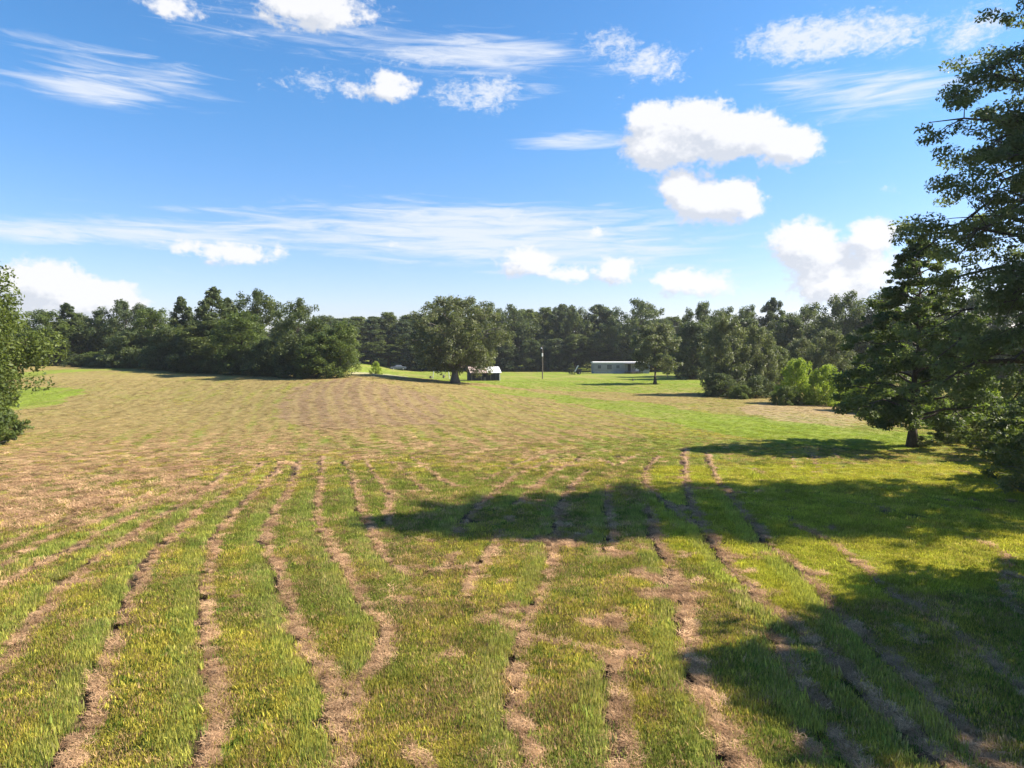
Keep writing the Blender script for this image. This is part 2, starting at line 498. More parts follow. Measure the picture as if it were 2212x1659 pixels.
class MB:
    """collects boxes, tubes and free faces into one mesh"""
    def __init__(s): s.v = []; s.f = []
    def add(s, vs, fs):
        n = len(s.v); s.v += [tuple(p) for p in vs]
        s.f += [tuple(i + n for i in f) for f in fs]
    def box(s, x0, x1, y0, y1, z0, z1):
        s.add([(x0,y0,z0),(x1,y0,z0),(x1,y1,z0),(x0,y1,z0),(x0,y0,z1),(x1,y0,z1),(x1,y1,z1),(x0,y1,z1)],
              [(0,3,2,1),(4,5,6,7),(0,1,5,4),(1,2,6,5),(2,3,7,6),(3,0,4,7)])
    def prism(s, prof, x0, x1):
        """profile in (y,z) extruded along x"""
        n = len(prof)
        s.add([(x0, p[0], p[1]) for p in prof] + [(x1, p[0], p[1]) for p in prof],
              [tuple(range(n))[::-1], tuple(range(n, 2 * n))] + [(i, (i + 1) % n, n + (i + 1) % n, n + i) for i in range(n)])
    def tube(s, pts, rad, k=8, cap=True):
        pts = [Vector(p) for p in pts]
        if not hasattr(rad, '__len__'): rad = [rad] * len(pts)
        base = len(s.v)
        for i, p in enumerate(pts):
            a = pts[max(i - 1, 0)]; b = pts[min(i + 1, len(pts) - 1)]
            t = (b - a).normalized()
            u = t.cross(Vector((0, 0, 1)))
            if u.length < 1e-3: u = t.cross(Vector((1, 0, 0)))
            u.normalize(); w = t.cross(u)
            for j in range(k):
                an = 2 * math.pi * j / k
                s.v.append(tuple(p + (u * math.cos(an) + w * math.sin(an)) * rad[i]))
        for i in range(len(pts) - 1):
            for j in range(k):
                a = base + i * k + j; b = base + i * k + (j + 1) % k
                s.f.append((a, b, b + k, a + k))
        if cap:
            s.f.append(tuple(base + j for j in range(k))[::-1])
            s.f.append(tuple(base + (len(pts) - 1) * k + j for j in range(k)))
    def build(s, name, mat, parent=None, bevel=0, smooth=False):
        me = bpy.data.meshes.new(name)
        me.from_pydata(s.v, [], s.f); me.update()
        if smooth:
            for p in me.polygons: p.use_smooth = True
        o = link(name, me, mat, parent)
        if bevel:
            m = o.modifiers.new('bevel', 'BEVEL'); m.width = bevel; m.segments = 2
        return o

# ------------------------------------------------------------------ materials
def mat(name):
    m = bpy.data.materials.new(name); m.use_nodes = True
    t = m.node_tree
    for n in list(t.nodes): t.nodes.remove(n)
    b = NB(t)
    out = b.n('ShaderNodeOutputMaterial')
    return m, b, out

def simple(name, col, rough=.7, metal=0, nscale=3.0, namp=.25, col2=None, stretch=(1, 1, 1), bump=0.0):
    m, b, out = mat(name)
    tcn = b.n('ShaderNodeTexCoord')
    vv = b.v('MULTIPLY', tcn.outputs['Object'], stretch)
    nz = b.noise(vv, nscale, 5, .6)
    f = b.smooth(nz, .35, .65)
    c2 = col2 if col2 else tuple(c * (1 - namp) for c in col)
    c = b.mix(f, (*col, 1), (*c2, 1))
    p = b.n('ShaderNodeBsdfPrincipled')
    b.link(c, p.inputs['Base Color'])
    p.inputs['Roughness'].default_value = rough
    p.inputs['Metallic'].default_value = metal
    if bump:
        bm = b.n('ShaderNodeBump'); bm.inputs['Strength'].default_value = bump; bm.inputs['Distance'].default_value = .02
        b.link(nz, bm.inputs['Height']); b.link(bm.outputs[0], p.inputs['Normal'])
    b.link(p.outputs[0], out.inputs[0])
    return m

def ground_material():
    m, b, out = mat('ground_cover')
    at = b.n('ShaderNodeAttribute', attribute_name='cover')
    tcn = b.n('ShaderNodeTexCoord')
    o = tcn.outputs['Object']
    n1 = b.noise(o, 9.0, 6, .65)
    n2 = b.noise(o, 1.7, 5, .6)
    n3 = b.noise(o, 38.0, 3, .6)
    f = b.m('ADD', b.m('MULTIPLY', n1, .9), b.m('MULTIPLY', n2, .6))
    f = b.m('ADD', b.m('ADD', f, b.m('MULTIPLY', n3, .5)), -0.02)
    sc = b.n('ShaderNodeVectorMath', operation='SCALE')
    b.link(at.outputs['Color'], sc.inputs[0]); b.link(b.m('MULTIPLY', f, 1.0), sc.inputs['Scale'])
    p = b.n('ShaderNodeBsdfPrincipled')
    b.link(sc.outputs[0], p.inputs['Base Color'])
    p.inputs['Roughness'].default_value = 1.0
    p.inputs['Specular IOR Level'].default_value = 0.1
    bm = b.n('ShaderNodeBump'); bm.inputs['Strength'].default_value = .8; bm.inputs['Distance'].default_value = .06
    b.link(b.m('ADD', n1, b.m('MULTIPLY', n3, .4)), bm.inputs['Height']); b.link(bm.outputs[0], p.inputs['Normal'])
    b.link(p.outputs[0], out.inputs[0])
    return m

def blade_material(name, trans):
    m, b, out = mat(name)
    at = b.n('ShaderNodeAttribute', attribute_name='tint'); at.attribute_type = 'INSTANCER'
    bv = b.n('ShaderNodeAttribute', attribute_name='bv')
    sc = b.n('ShaderNodeVectorMath', operation='SCALE')
    b.link(at.outputs['Vector'], sc.inputs[0]); b.link(b.m('ADD', .62, b.m('MULTIPLY', bv.outputs['Fac'], .76)), sc.inputs['Scale'])
    d = b.n('ShaderNodeBsdfDiffuse'); b.link(sc.outputs[0], d.inputs[0])
    t = b.n('ShaderNodeBsdfTranslucent'); b.link(sc.outputs[0], t.inputs[0])
    mx = b.n('ShaderNodeMixShader'); mx.inputs[0].default_value = trans
    b.link(d.outputs[0], mx.inputs[1]); b.link(t.outputs[0], mx.inputs[2])
    b.link(mx.outputs[0], out.inputs[0])
    return m

def leaf_material(name, c_dark, c_light, trans=.35, c_trans=None, var=.25, rough=.55):
    m, b, out = mat(name)
    at = b.n('ShaderNodeAttribute', attribute_name='tone')
    oi = b.n('ShaderNodeObjectInfo')
    f = b.m('ADD', at.outputs['Fac'], b.m('MULTIPLY', b.m('SUBTRACT', oi.outputs['Random'], .5), var), clamp=True)
    c = b.mix(f, (*c_dark, 1), (*c_light, 1))
    d = b.n('ShaderNodeBsdfPrincipled'); b.link(c, d.inputs['Base Color'])
    d.inputs['Roughness'].default_value = rough; d.inputs['Specular IOR Level'].default_value = .35
    t = b.n('ShaderNodeBsdfTranslucent')
    ct = b.mix(0.55, c, (*(c_trans or (.20, .26, .03)), 1))
    b.link(ct, t.inputs[0])
    mx = b.n('ShaderNodeMixShader'); mx.inputs[0].default_value = trans
    b.link(d.outputs[0], mx.inputs[1]); b.link(t.outputs[0], mx.inputs[2])
    b.link(mx.outputs[0], out.inputs[0])
    return m

M_GROUND = ground_material()
M_GRASS = blade_material('grass_blades', .42)
M_STRAW = blade_material('straw_blades', .15)
M_BARK = simple('bark', (.085, .065, .05), .95, 0, 6, .45, stretch=(3, 3, .6), bump=.6)
M_BARKG = simple('grey_bark', (.16, .145, .13), .95, 0, 6, .4, stretch=(3, 3, .6), bump=.6)
L_OAK = leaf_material('oak_leaves', (.035, .055, .016), (.145, .175, .048), .38)
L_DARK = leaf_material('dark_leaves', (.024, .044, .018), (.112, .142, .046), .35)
L_PINE = leaf_material('pine_needles', (.024, .044, .022), (.100, .128, .050), .30)
L_GREY = leaf_material('grey_green_leaves', (.070, .085, .040), (.190, .200, .095), .38)
L_MID = leaf_material('mid_green_leaves', (.044, .076, .018), (.150, .195, .044), .42)
L_LIME = leaf_material('lime_leaves', (.140, .220, .018), (.300, .380, .035), .50, (.40, .50, .04))
L_NEAR = leaf_material('near_oak_leaves', (.034, .056, .018), (.135, .172, .050), .45, (.16, .24, .02))
L_GREAT = leaf_material('great_oak_leaves', (.050, .075, .030), (.155, .190, .075), .48, (.25, .32, .07))
L_EDGE = leaf_material('edge_tree_leaves', (.055, .085, .020), (.160, .200, .045), .42)
L_WEED = leaf_material('weed_leaves', (.080, .110, .020), (.240, .230, .070), .35)

# ------------------------------------------------------------------ ground sheet
def build_ground():
    r1 = [0.0]
    rr = [.6, 1.5, 3, 4.5, 6, 7]
    d = 7.0
    while d < 42: d += .05 + .0035 * max(d - 10, 0); rr.append(d)
    while d < 300: d += .0075 * d; rr.append(d)
    while d < 2300: d *= 1.09; rr.append(d)
    rr = np.array(rr)
    a_f = np.radians(np.linspace(-54, 54, 1060))
    a_c = np.radians(np.linspace(54, 306, 46))[1:-1]
    aa = np.concatenate([a_f, a_c])
    na = len(aa); nr = len(rr)
    R, A = np.meshgrid(rr, aa, indexing='ij')
    x = (R * np.sin(A)).ravel(); y = (R * np.cos(A)).ravel()
    z = terrain(x, y)
    nearm = (y > 2) & (y < 48)
    u = np.full(x.shape, 9.0, np.float32); w = np.zeros(x.shape, np.float32)
    uu, ww = furrow(x[nearm], y[nearm]); u[nearm] = uu; w[nearm] = ww
    c, gm, lm, n2, n3 = field_colour(x, y, True)
    # furrow profile
    jag = (fbm(x, y, 2.6, 3, 61) - .5) * .55
    dirt, strw = furrow_masks(x, y, u, w, jag)
    soil = np.array([.070, .045, .030]) * (.6 + .9 * fbm(x, y, 6, 3, 62))[:, None]
    stc = np.array([.34, .215, .125]) * (.45 + 1.0 * fbm(x, y, 8, 3, 63))[:, None]
    c = c + (stc - c) * (strw)[:, None]
    c = c + (soil - c) * (dirt)[:, None]
    fade = sst(45 - y, 0, 8)
    clod = fbm(x, y, 5.5, 3, 64)
    z = z + (-.11 * dirt + (.10 * (clod - .42) - .02) * strw) * fade
    z = z + (.05 * (fbm(x, y, 1.1, 3, 65) - .5) + .03 * (clod - .5)) * sst(52 - y, 0, 24)
    # two burrow-like holes
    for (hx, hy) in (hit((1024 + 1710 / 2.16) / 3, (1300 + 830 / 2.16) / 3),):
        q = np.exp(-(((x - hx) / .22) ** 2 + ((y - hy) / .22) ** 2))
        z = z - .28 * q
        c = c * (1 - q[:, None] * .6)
    v = np.stack([x, y, z], -1)
    i = np.arange(nr - 1)[:, None]; j = np.arange(na)[None, :]
    a = i * na + j; b_ = i * na + (j + 1) % na
    f = np.stack([a, a + na, b_ + na, b_], -1).reshape(-1, 4)[:, ::-1]
    # centre fan closed with a small ring: one vertex
    v = np.vstack([v, [[0, 0, 0]]]); c = np.vstack([c, [c[0]]])
    cen = len(v) - 1
    me = bpy.data.meshes.new('ground')
    tri = np.stack([np.full(na, cen), (np.arange(na) + 1) % na, np.arange(na)], -1)[:, ::-1]
    loops = np.concatenate([f.ravel(), tri.ravel()]).astype(np.int32)
    starts = np.concatenate([np.arange(len(f)) * 4, len(f) * 4 + np.arange(na) * 3]).astype(np.int32)
    me.vertices.add(len(v)); me.vertices.foreach_set('co', v.astype(np.float32).ravel())
    me.loops.add(len(loops)); me.loops.foreach_set('vertex_index', loops)
    me.polygons.add(len(starts)); me.polygons.foreach_set('loop_start', starts)
    me.update(calc_edges=True)
    me.validate()
    me.polygons.foreach_set('use_smooth', np.ones(len(me.polygons), bool))
    set_col(me, 'cover', c)
    o = link('ground', me, M_GROUND)
    tag(o, kind='structure')
    return o

def furrow_masks(x, y, u, w, jag):
    fade = sst(46 - y, 0, 4)
    wid = (.10 + .15 * w) 
    gate = sst(fbm(x, y, .9, 2, 71) + .32 * (w - .6), .06, .24)
    strw = (sst(wid - np.abs(u - .06 + jag * .6), 0, .12)) * gate
    dn = sst(fbm(x, y, 1.9, 2, 72), .34, .50)
    dirt = sst(.16 * w - np.abs(u + .15 + jag * .35), -.02, .06) * dn * sst(w, .3, .8)
    bl = sst(fbm(x, y, 1.2, 4, 75) + .10 * sst(x, -4, 0) * (1 - sst(x, 4, 8)) * (1 - sst(y, 22, 28)), .70, .78) * sst(y, 10.5, 13)
    strw = np.maximum(strw, bl * .8)
    dirt = np.maximum(dirt, sst(fbm(x, y, 1.5, 3, 76), .70, .77) * .9)
    return np.clip(dirt * fade, 0, 1), np.clip(strw * fade, 0, 1)

GROUND = build_ground()

# ------------------------------------------------------------------ grass and straw
def patch(name, n, R, h0, h1, wdt, lying, seed, material):
    g = np.random.default_rng(seed)
    rr = R * np.sqrt(g.random(n)); th = g.random(n) * 2 * np.pi
    bx = rr * np.cos(th); by = rr * np.sin(th)
    L = h0 + (h1 - h0) * g.random(n)
    ph = g.random(n) * 2 * np.pi
    if lying:
        tilt = np.radians(62 + 26 * g.random(n)); z0 = .01 + .05 * g.random(n)
    else:
        tilt = np.radians(np.abs(g.normal(0, 26, n))); z0 = np.full(n, -.01)
    dx = np.sin(tilt) * np.cos(ph); dy = np.sin(tilt) * np.sin(ph); dz = np.cos(tilt)
    sx = -np.sin(ph + g.normal(0, .6, n)); sy = np.cos(ph)
    w = wdt * (.6 + .8 * g.random(n)) / 2
    b = np.stack([bx, by, z0], -1); dr = np.stack([dx, dy, dz], -1); s = np.stack([sx, sy, 0 * sx], -1)
    s /= np.linalg.norm(s, axis=1)[:, None] + 1e-9
    p0 = b - s * w[:, None]; p1 = b + s * w[:, None]
    mid = b + dr * (L * .55)[:, None]; 
    p2 = mid + s * (w * .7)[:, None]; p3 = mid - s * (w * .7)[:, None]
    bend = np.stack([dx * .3, dy * .3, -.12 * np.ones(n)], -1)
    p4 = b + dr * L[:, None] + bend * L[:, None] * (.3 if not lying else .15)
    v = np.stack([p0, p1, p2, p3, p4], 1).reshape(-1, 3)
    k = np.arange(n) * 5
    f1 = np.stack([k, k + 1, k + 2], -1); f2 = np.stack([k, k + 2, k + 3], -1); f3 = np.stack([k + 3, k + 2, k + 4], -1)
    me = new_mesh(name, v, np.concatenate([f1, f2, f3]))
    set_f(me, 'bv', np.repeat(g.random(n), 5))
    me.materials.append(material)
    return bpy.data.objects.new(name, me)

def scatter(name, pts, rots, scales, tints, idx, protos, label, cat):
    pc = bpy.data.meshes.new(name)
    pc.vertices.add(len(pts)); pc.vertices.foreach_set('co', np.asarray(pts, np.float32).ravel())
    def av(nm, arr):
        a = pc.attributes.new(nm, 'FLOAT_VECTOR', 'POINT'); a.data.foreach_set('vector', np.asarray(arr, np.float32).ravel())
    av('rot', rots); av('scl', scales); av('tint', tints)
    a = pc.attributes.new('kind_id', 'INT', 'POINT'); a.data.foreach_set('value', np.asarray(idx, np.int32))
    o = link(name, pc)
    tag(o, label, cat, kind='stuff')
    coll = bpy.data.collections.new(name + '_tufts')
    for i, p in enumerate(protos):
        coll.objects.link(p)
    ng = bpy.data.node_groups.new(name + '_scatter', 'GeometryNodeTree')
    ng.interface.new_socket(name='Geometry', in_out='INPUT', socket_type='NodeSocketGeometry')
    ng.interface.new_socket(name='Geometry', in_out='OUTPUT', socket_type='NodeSocketGeometry')
    N = ng.nodes; Lk = ng.links
    gi = N.new('NodeGroupInput'); go = N.new('NodeGroupOutput')
    ci = N.new('GeometryNodeCollectionInfo'); ci.inputs[0].default_value = coll
    ci.inputs['Separate Children'].default_value = True; ci.inputs['Reset Children'].default_value = True
    iop = N.new('GeometryNodeInstanceOnPoints'); iop.inputs['Pick Instance'].default_value = True
    def na(nm, ty):
        x = N.new('GeometryNodeInputNamedAttribute'); x.data_type = ty; x.inputs[0].default_value = nm
        return [s for s in x.outputs if s.enabled and s.name == 'Attribute'][0]
    m2p = N.new('GeometryNodeMeshToPoints')
    Lk.new(gi.outputs[0], m2p.inputs['Mesh'])
    Lk.new(m2p.outputs[0], iop.inputs['Points'])
    Lk.new(ci.outputs[0], iop.inputs['Instance'])
    Lk.new(na('kind_id', 'INT'), iop.inputs['Instance Index'])
    e2r = N.new('FunctionNodeEulerToRotation')
    Lk.new(na('rot', 'FLOAT_VECTOR'), e2r.inputs[0])
    Lk.new(e2r.outputs[0], iop.inputs['Rotation'])
    Lk.new(na('scl', 'FLOAT_VECTOR'), iop.inputs['Scale'])
    Lk.new(iop.outputs[0], go.inputs[0])
    md = o.modifiers.new('scatter', 'NODES'); md.node_group = ng
    return o

def build_cover():
    g = np.random.default_rng(11)
    def samp(n, d0, d1, expo, az=43):
        # density per area ~ d^-expo
        k = 2 - expo
        uu = g.random(n)
        d = (d0 ** k + (d1 ** k - d0 ** k) * uu) ** (1 / k)
        a = np.radians(g.uniform(-az, az, n))
        return d * np.sin(a), d * np.cos(a), d
    xs, ys, ds = [], [], []
    for (n, d0, d1, e, az) in ((36000, 4.0, 20, .0001, 56), (122000, 20, 150, 1.55, 47)):
        a, b, c = samp(n, d0, d1, e, az); xs.append(a); ys.append(b); ds.append(c)
    ex, ey, ed = samp(60000, 8.5, 34, 1.0)
    eu, ew = furrow(ex, ey)
    _, es = furrow_masks(ex, ey, eu, ew, (fbm(ex, ey, 2.6, 3, 61) - .5) * .55)
    em = (es > .7) & (_ < .3)
    xs.append(ex[em]); ys.append(ey[em]); ds.append(ed[em])
    nextra = int(em.sum())
    x = np.concatenate(xs); y = np.concatenate(ys); d = np.concatenate(ds)
    u, w = furrow(x, y)
    jag = (fbm(x, y, 2.6, 3, 61) - .5) * .55
    dirt, strw = furrow_masks(x, y, u, w, jag)
    c, gm, lm, n2, n3 = field_colour(x, y, True)
    z = terrain(x, y)
    n = len(x)
    near = 1 - sst(y, 28, 44)
    r = g.random(n)
    isstraw = (strw > .45) | ((lm < .5) & (r > gm * .9 + .10 + .22 * near))
    skip = (dirt > .35) & (g.random(n) < .85)
    skip |= (strw > .45) & (g.random(n) < .25)
    # tints
    t = np.empty((n, 3))
    a1 = fbm(x, y, .7, 3, 81); a2 = g.random(n)
    green = np.array([.215, .235, .048]); yell = np.array([.360, .315, .055]); deep = np.array([.120, .160, .026]); dry = np.array([.40, .27, .13])
    m1 = sst(a1 * .5 + fbm(x, y, .16, 3, 83) * .5, .36, .62)[:, None]
    t = green + (yell - green) * m1
    q = (a2 < .22)[:, None]; t = np.where(q, deep, t)
    q = (a2 > .80 - .22 * sst(fbm(x, y, .5, 3, 84), .45, .7))[:, None]; t = np.where(q, dry * np.where(g.random(n) < .4, .55, 1.0)[:, None], t)
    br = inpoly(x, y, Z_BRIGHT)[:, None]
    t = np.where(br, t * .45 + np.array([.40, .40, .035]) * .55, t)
    lush = np.array([.21, .29, .030])
    t = t + (lush - t) * (lm * .85)[:, None]
    st = np.array([.60, .395, .225]) + (np.array([.24, .14, .08]) - np.array([.60, .395, .225])) * g.random(n)[:, None]
    far_m = sst(y, 40, 60)[:, None]
    t = np.where(isstraw[:, None], st * (1 - far_m) + (c * 1.30 * .7 + st * .26) * far_m, t)
    fs = np.where(d < 34, 1, np.clip(34 / d, .55, 1))
    t = t * np.where(isstraw, 1.0, 1.24)[:, None] * (.72 + .56 * g.random(n))[:, None] * (.62 + .76 * fbm(x, y, 1.7, 3, 85))[:, None]
    idx = np.where(isstraw, 4 + g.integers(0, 3, n), g.integers(0, 3, n))
    weed = (g.random(n) < .05 + .35 * sst(fbm(x, y, .9, 3, 91), .58, .7)) & ~isstraw & (y < 40)
    idx = np.where(weed, 3, idx)
    sc = (.75 + .5 * g.random(n)) * np.where(d < 20, 1, 1 + .40 * np.clip((d - 20) / 40, 0, 1.6))
    sc = np.where(strw > .45, sc * .55, sc)
    sc = sc * fs
    sc = np.where(isstraw & (d < 16) & (strw < .45), sc * .6, sc)
    hz = sc * np.where(d < 30, 1, np.clip(30 / d, .45, 1)) * (.8 + .5 * n2)
    edge = (u < -.28) & (u > -.55) & (w > .8) & (y < 30)
    hz = np.where(edge, hz * 1.45, hz)
    hz = hz * (.55 + .68 * fbm(x, y, .8, 3, 92))
    t = np.where((edge & ~isstraw)[:, None], t * .55 + np.array([.36, .42, .10]) * .45, t)  # sunlight on the sun-facing furrow fringe, put into the blade tint
    hz = np.where(isstraw & (y > 36), hz * .8, hz)
    rot = np.stack([g.normal(0, .08, n), g.normal(0, .08, n), g.random(n) * 6.283], -1)
    keep = ~skip
    keep &= ~((y > 100) & (x < -40))
    pz = z - np.where(strw > .5, .03, 0)
    pz[-nextra:] += .02 + .05 * g.random(nextra)
    pts = np.stack([x, y, pz], -1)
    scl = np.stack([sc, sc, hz], -1)
    kg = keep & ~isstraw; ks = keep & isstraw
    P1 = [patch('tuft_%d' % i, 80, .24, .035, .12, .013, False, 100 + i, M_GRASS) for i in range(3)] + [patch('weed_leaf', 26, .20, .05, .12, .034, False, 140, M_GRASS)]
    P2 = [patch('wisp_%d' % i, 60, .24, .08, .24, .011, True, 200 + i, M_STRAW) for i in range(3)]
    scatter('grass', pts[kg], rot[kg], scl[kg], t[kg], idx[kg], P1, 'short mown grass, green to yellow, covering the field between the furrows', 'grass')
    scatter('straw', pts[ks], rot[ks], scl[ks], t[ks], idx[ks] - 4, P2, 'dry tan cut hay and stubble lying in the furrows and over the field', 'straw')
build_cover()

# ------------------------------------------------------------------ trees
def env_oak(t):      # t 0..1 from crown base to top
    return np.sqrt(np.clip(1 - ((t - .42) / .60) ** 2, 0.02, 1))
def env_cone(t):
    return np.clip(1 - t, 0, 1) ** .72 * (0.55 + .45 * np.minimum(1, t / .12)) + .03
def env_egg(t):
    return np.sqrt(np.clip(1 - ((t - .38) / .64) ** 2, .02, 1)) ** 1.1
def env_pine(t):
    return np.sqrt(np.clip(1 - ((t - .5) / .55) ** 2, .05, 1)) * (.75 + .25 * np.sin(t * 17))
def env_dome(t):
    return np.sqrt(np.clip(1 - (t / 1.02) ** 2, .02, 1))
def env_bigoak(t):   # widest low, long sweeping limbs, narrowing upwards
    return np.clip(1 - t, 0, 1) ** .50 * (.66 + .34 * np.minimum(1, t / .36)) + .02

def make_tree(name, H, R, base, env, nl, nclump, nleaf, leaf, seed, lmat, bmat=None, trunk_r=None, droop=0.0, rise=.35,
              clump_r=.11, flat=.6, lean=0.0, gap=0.0, swirl=0.0, az_range=None, ex=(1, 1), tip=.15):
    """a tree as trunk mesh + crown mesh of leaf-sized faces carried on real limbs, base at the origin"""
    g = np.random.default_rng(seed)
    trunk_r = trunk_r or H * .018
    bmat = bmat or M_BARK
    tb = MB()
    npt = 9
    px = np.cumsum(g.normal(0, .012 * H, npt)); py = np.cumsum(g.normal(0, .012 * H, npt)); px -= px[0]; py -= py[0]
    top = H * .93
    tz_ = np.linspace(-.25, top, npt)
    tx = px * np.linspace(0, 1, npt) + lean * np.linspace(0, 1, npt) ** 1.5; ty = py * np.linspace(0, 1, npt)
    rad = trunk_r * (1 - np.linspace(0, 1, npt) ** .9 * .93); rad[0] *= 1.7; 
    tb.tube([(tx[i], ty[i], tz_[i]) for i in range(npt)], list(rad), 8)
    centres = []; cr = []; ctone = []
    for i in range(nl):
        t = (i + g.random()) / nl
        t = t ** .9
        hz = base + (H - base) * t
        aaz = i * 2.39996 + g.normal(0, .35)
        if az_range is not None: aaz = az_range[0] + (az_range[1] - az_range[0]) * g.random()
        Rl = R * float(env(np.array(t))) * g.uniform(.84, 1.08)
        h0 = max(base * .75, hz - Rl * rise - H * .03)
        h0 = min(h0, top * .97)
        sxp = np.interp(h0, tz_, tx); syp = np.interp(h0, tz_, ty)
        dx, dy = math.cos(aaz) * ex[0], math.sin(aaz) * ex[1]
        zend = hz - droop * Rl * (1 - t)
        pts = []
        nseg = 6
        wob = g.normal(0, .045, (nseg + 1, 3)) * Rl
        for k in range(nseg + 1):
            s = k / nseg
            zz = h0 + (hz - h0) * math.sin(s * math.pi / 2 * 1.0) + (zend - hz) * s ** 3
            pts.append(np.array([sxp + dx * Rl * s, syp + dy * Rl * s, zz]) + wob[k] * (s if k else 0))
        r0 = trunk_r * .42 * (1 - .6 * t)
        tb.tube([tuple(p) for p in pts], [max(r0 * (1 - k / nseg * .9), .012) for k in range(nseg + 1)], 5, False)
        tone_l = g.normal(0, .12)
        for c in range(nclump):
            s = .28 + .72 * ((c + g.random()) / nclump) ** .8
            s = min(s, 1.0)
            kk = s * nseg; k0 = min(int(kk), nseg - 1); fr = kk - k0
            p = pts[k0] * (1 - fr) + pts[k0 + 1] * fr
            spread = Rl * .30 * (1.15 - s * .5)
            p = p + np.clip(g.normal(0, 1, 3), -1.3, 1.3) * np.array([spread, spread, spread * .55]) * (1.0 if s < .75 else .6)
            if g.random() < gap: continue
            rc = H * clump_r * g.uniform(.6, 1.25) * (1.15 - .45 * s) * (1 - tip * t)
            # twig
            if nleaf > 30000 and c % 2 == 0:
                q = pts[k0]
                tb.tube([tuple(q), tuple((q + p) / 2 + np.array([0, 0, .1])), tuple(p)], [.03, .02, .008], 3, False)
            centres.append(p); cr.append(rc); ctone.append(tone_l + g.normal(0, .16))
    # crown tip clumps
    for k in range(5):
        centres.append(np.array([tx[-1], ty[-1], H * (.88 + .024 * k)]) + g.normal(0, .012 * H, 3)); cr.append(H * clump_r * .55 * (1 - tip)); ctone.append(0)
    centres = np.array(centres); cr = np.array(cr); ctone = np.array(ctone)
    wgt = cr ** 2; wgt /= wgt.sum()
    ci = g.choice(len(cr), nleaf, p=wgt)
    dirv = g.normal(0, 1, (nleaf, 3)); dirv /= np.linalg.norm(dirv, axis=1)[:, None]
    rad_ = g.random(nleaf) ** .45
    off = dirv * rad_[:, None] * cr[ci][:, None] * np.array([1, 1, flat])
    p = centres[ci] + off
    p[:, 2] = np.maximum(p[:, 2], .04 + .1 * g.random(nleaf))
    # leaf frames: normals lean outwards and up, with scatter
    nrm = dirv * .7 + np.array([0, 0, .55]) + g.normal(0, .65, (nleaf, 3))
    nrm /= np.linalg.norm(nrm, axis=1)[:, None]
    a = np.cross(nrm, g.normal(0, 1, (nleaf, 3))); a /= np.linalg.norm(a, axis=1)[:, None] + 1e-9
    b = np.cross(nrm, a)
    ls = leaf * (.6 + .8 * g.random(nleaf))[:, None]
    v = np.stack([p - a * ls * .75, p - b * ls * .36 + nrm * ls * .10, p + a * ls * .75, p + b * ls * .36 + nrm * ls * .10], 1).reshape(-1, 3)
    f = np.arange(nleaf * 4, dtype=np.int32).reshape(-1, 4)
    me = new_mesh(name + '_crown', v, f)
    tone = np.clip(.42 + ctone[ci] + g.normal(0, .20, nleaf), 0, 1)
    set_f(me, 'tone', np.repeat(tone, 4))
    me.materials.append(lmat)
    tm = bpy.data.meshes.new(name + '_trunk')
    tm.from_pydata(tb.v, [], tb.f); tm.update()
    for pg in tm.polygons: pg.use_smooth = True
    tm.materials.append(bmat)
    return dict(crown=me, trunk=tm, H=H, R=R)

def plant(name, T, x, y, h=None, wid=None, rz=0.0, label=None, cat='tree', group=None, z=None, crown_mat=None):
    s = (h / T['H']) if h else 1.0
    sw = (wid / 2 / T['R']) if wid else s
    root = empty(name, (x, y, (tz(x, y) if z is None else z)), rz)
    root.scale = (sw, sw, s)
    tag(root, label, cat, group)
    a = bpy.data.objects.new('trunk', T['trunk']); COL.objects.link(a); a.parent = root
    b = bpy.data.objects.new('crown', T['crown']); COL.objects.link(b); b.parent = root
    return root

V = {}
V['oak1'] = make_tree('oak1', 15, 8.0, 3.0, env_oak, 26, 5, 17000, .30, 1, L_DARK, gap=.10, clump_r=.11, flat=.85)
V['oak2'] = make_tree('oak2', 15, 7.0, 2.5, env_oak, 26, 5, 16000, .30, 2, L_OAK, gap=.08, clump_r=.11, flat=.9)
V['oak3'] = make_tree('oak3', 15, 6.5, 1.5, env_egg, 28, 5, 16000, .30, 3, L_DARK, gap=.06, clump_r=.12, flat=.95)
V['egg1'] = make_tree('egg1', 15, 4.8, .8, env_egg, 34, 5, 15000, .28, 4, L_MID, clump_r=.10, flat=1)
V['egg2'] = make_tree('egg2', 15, 4.5, .8, env_egg, 34, 5, 15000, .28, 5, L_OAK, clump_r=.10, flat=1)
V['cone1'] = make_tree('cone1', 15, 4.4, .8, env_cone, 50, 5, 20000, .26, 6, L_DARK, clump_r=.075, flat=.9, droop=.1, tip=.55)
V['cone2'] = make_tree('cone2', 15, 3.6, .8, env_cone, 50, 5, 20000, .26, 7, L_DARK, clump_r=.075, flat=.9, droop=.05, tip=.55)
V['pine1'] = make_tree('pine1', 22, 5.2, 9.5, env_oak, 24, 5, 14000, .38, 8, L_PINE, clump_r=.075, flat=.8, gap=.05)
V['pine2'] = make_tree('pine2', 22, 4.8, 7.0, env_egg, 26, 5, 14000, .38, 9, L_OAK, clump_r=.075, flat=.9, gap=.03)
V['fill1'] = make_tree('fill1', 20, 6.0, 1.0, env_egg, 36, 6, 17000, .42, 10, L_DARK, clump_r=.10, flat=1)
V['fill2'] = make_tree('fill2', 20, 5.2, 1.0, env_egg, 36, 6, 17000, .42, 12, L_PINE, clump_r=.10, flat=1)
V['dome1'] = make_tree('dome1', 9, 5.2, .3, env_dome, 34, 6, 16000, .27, 17, L_DARK, clump_r=.13, flat=1, trunk_r=.15)  # dark leaves carry the shade of the low crest foliage in their colour
V['grey1'] = make_tree('grey1', 12, 5.0, .6, env_egg, 34, 6, 17000, .26, 13, L_GREY, clump_r=.10, flat=1)
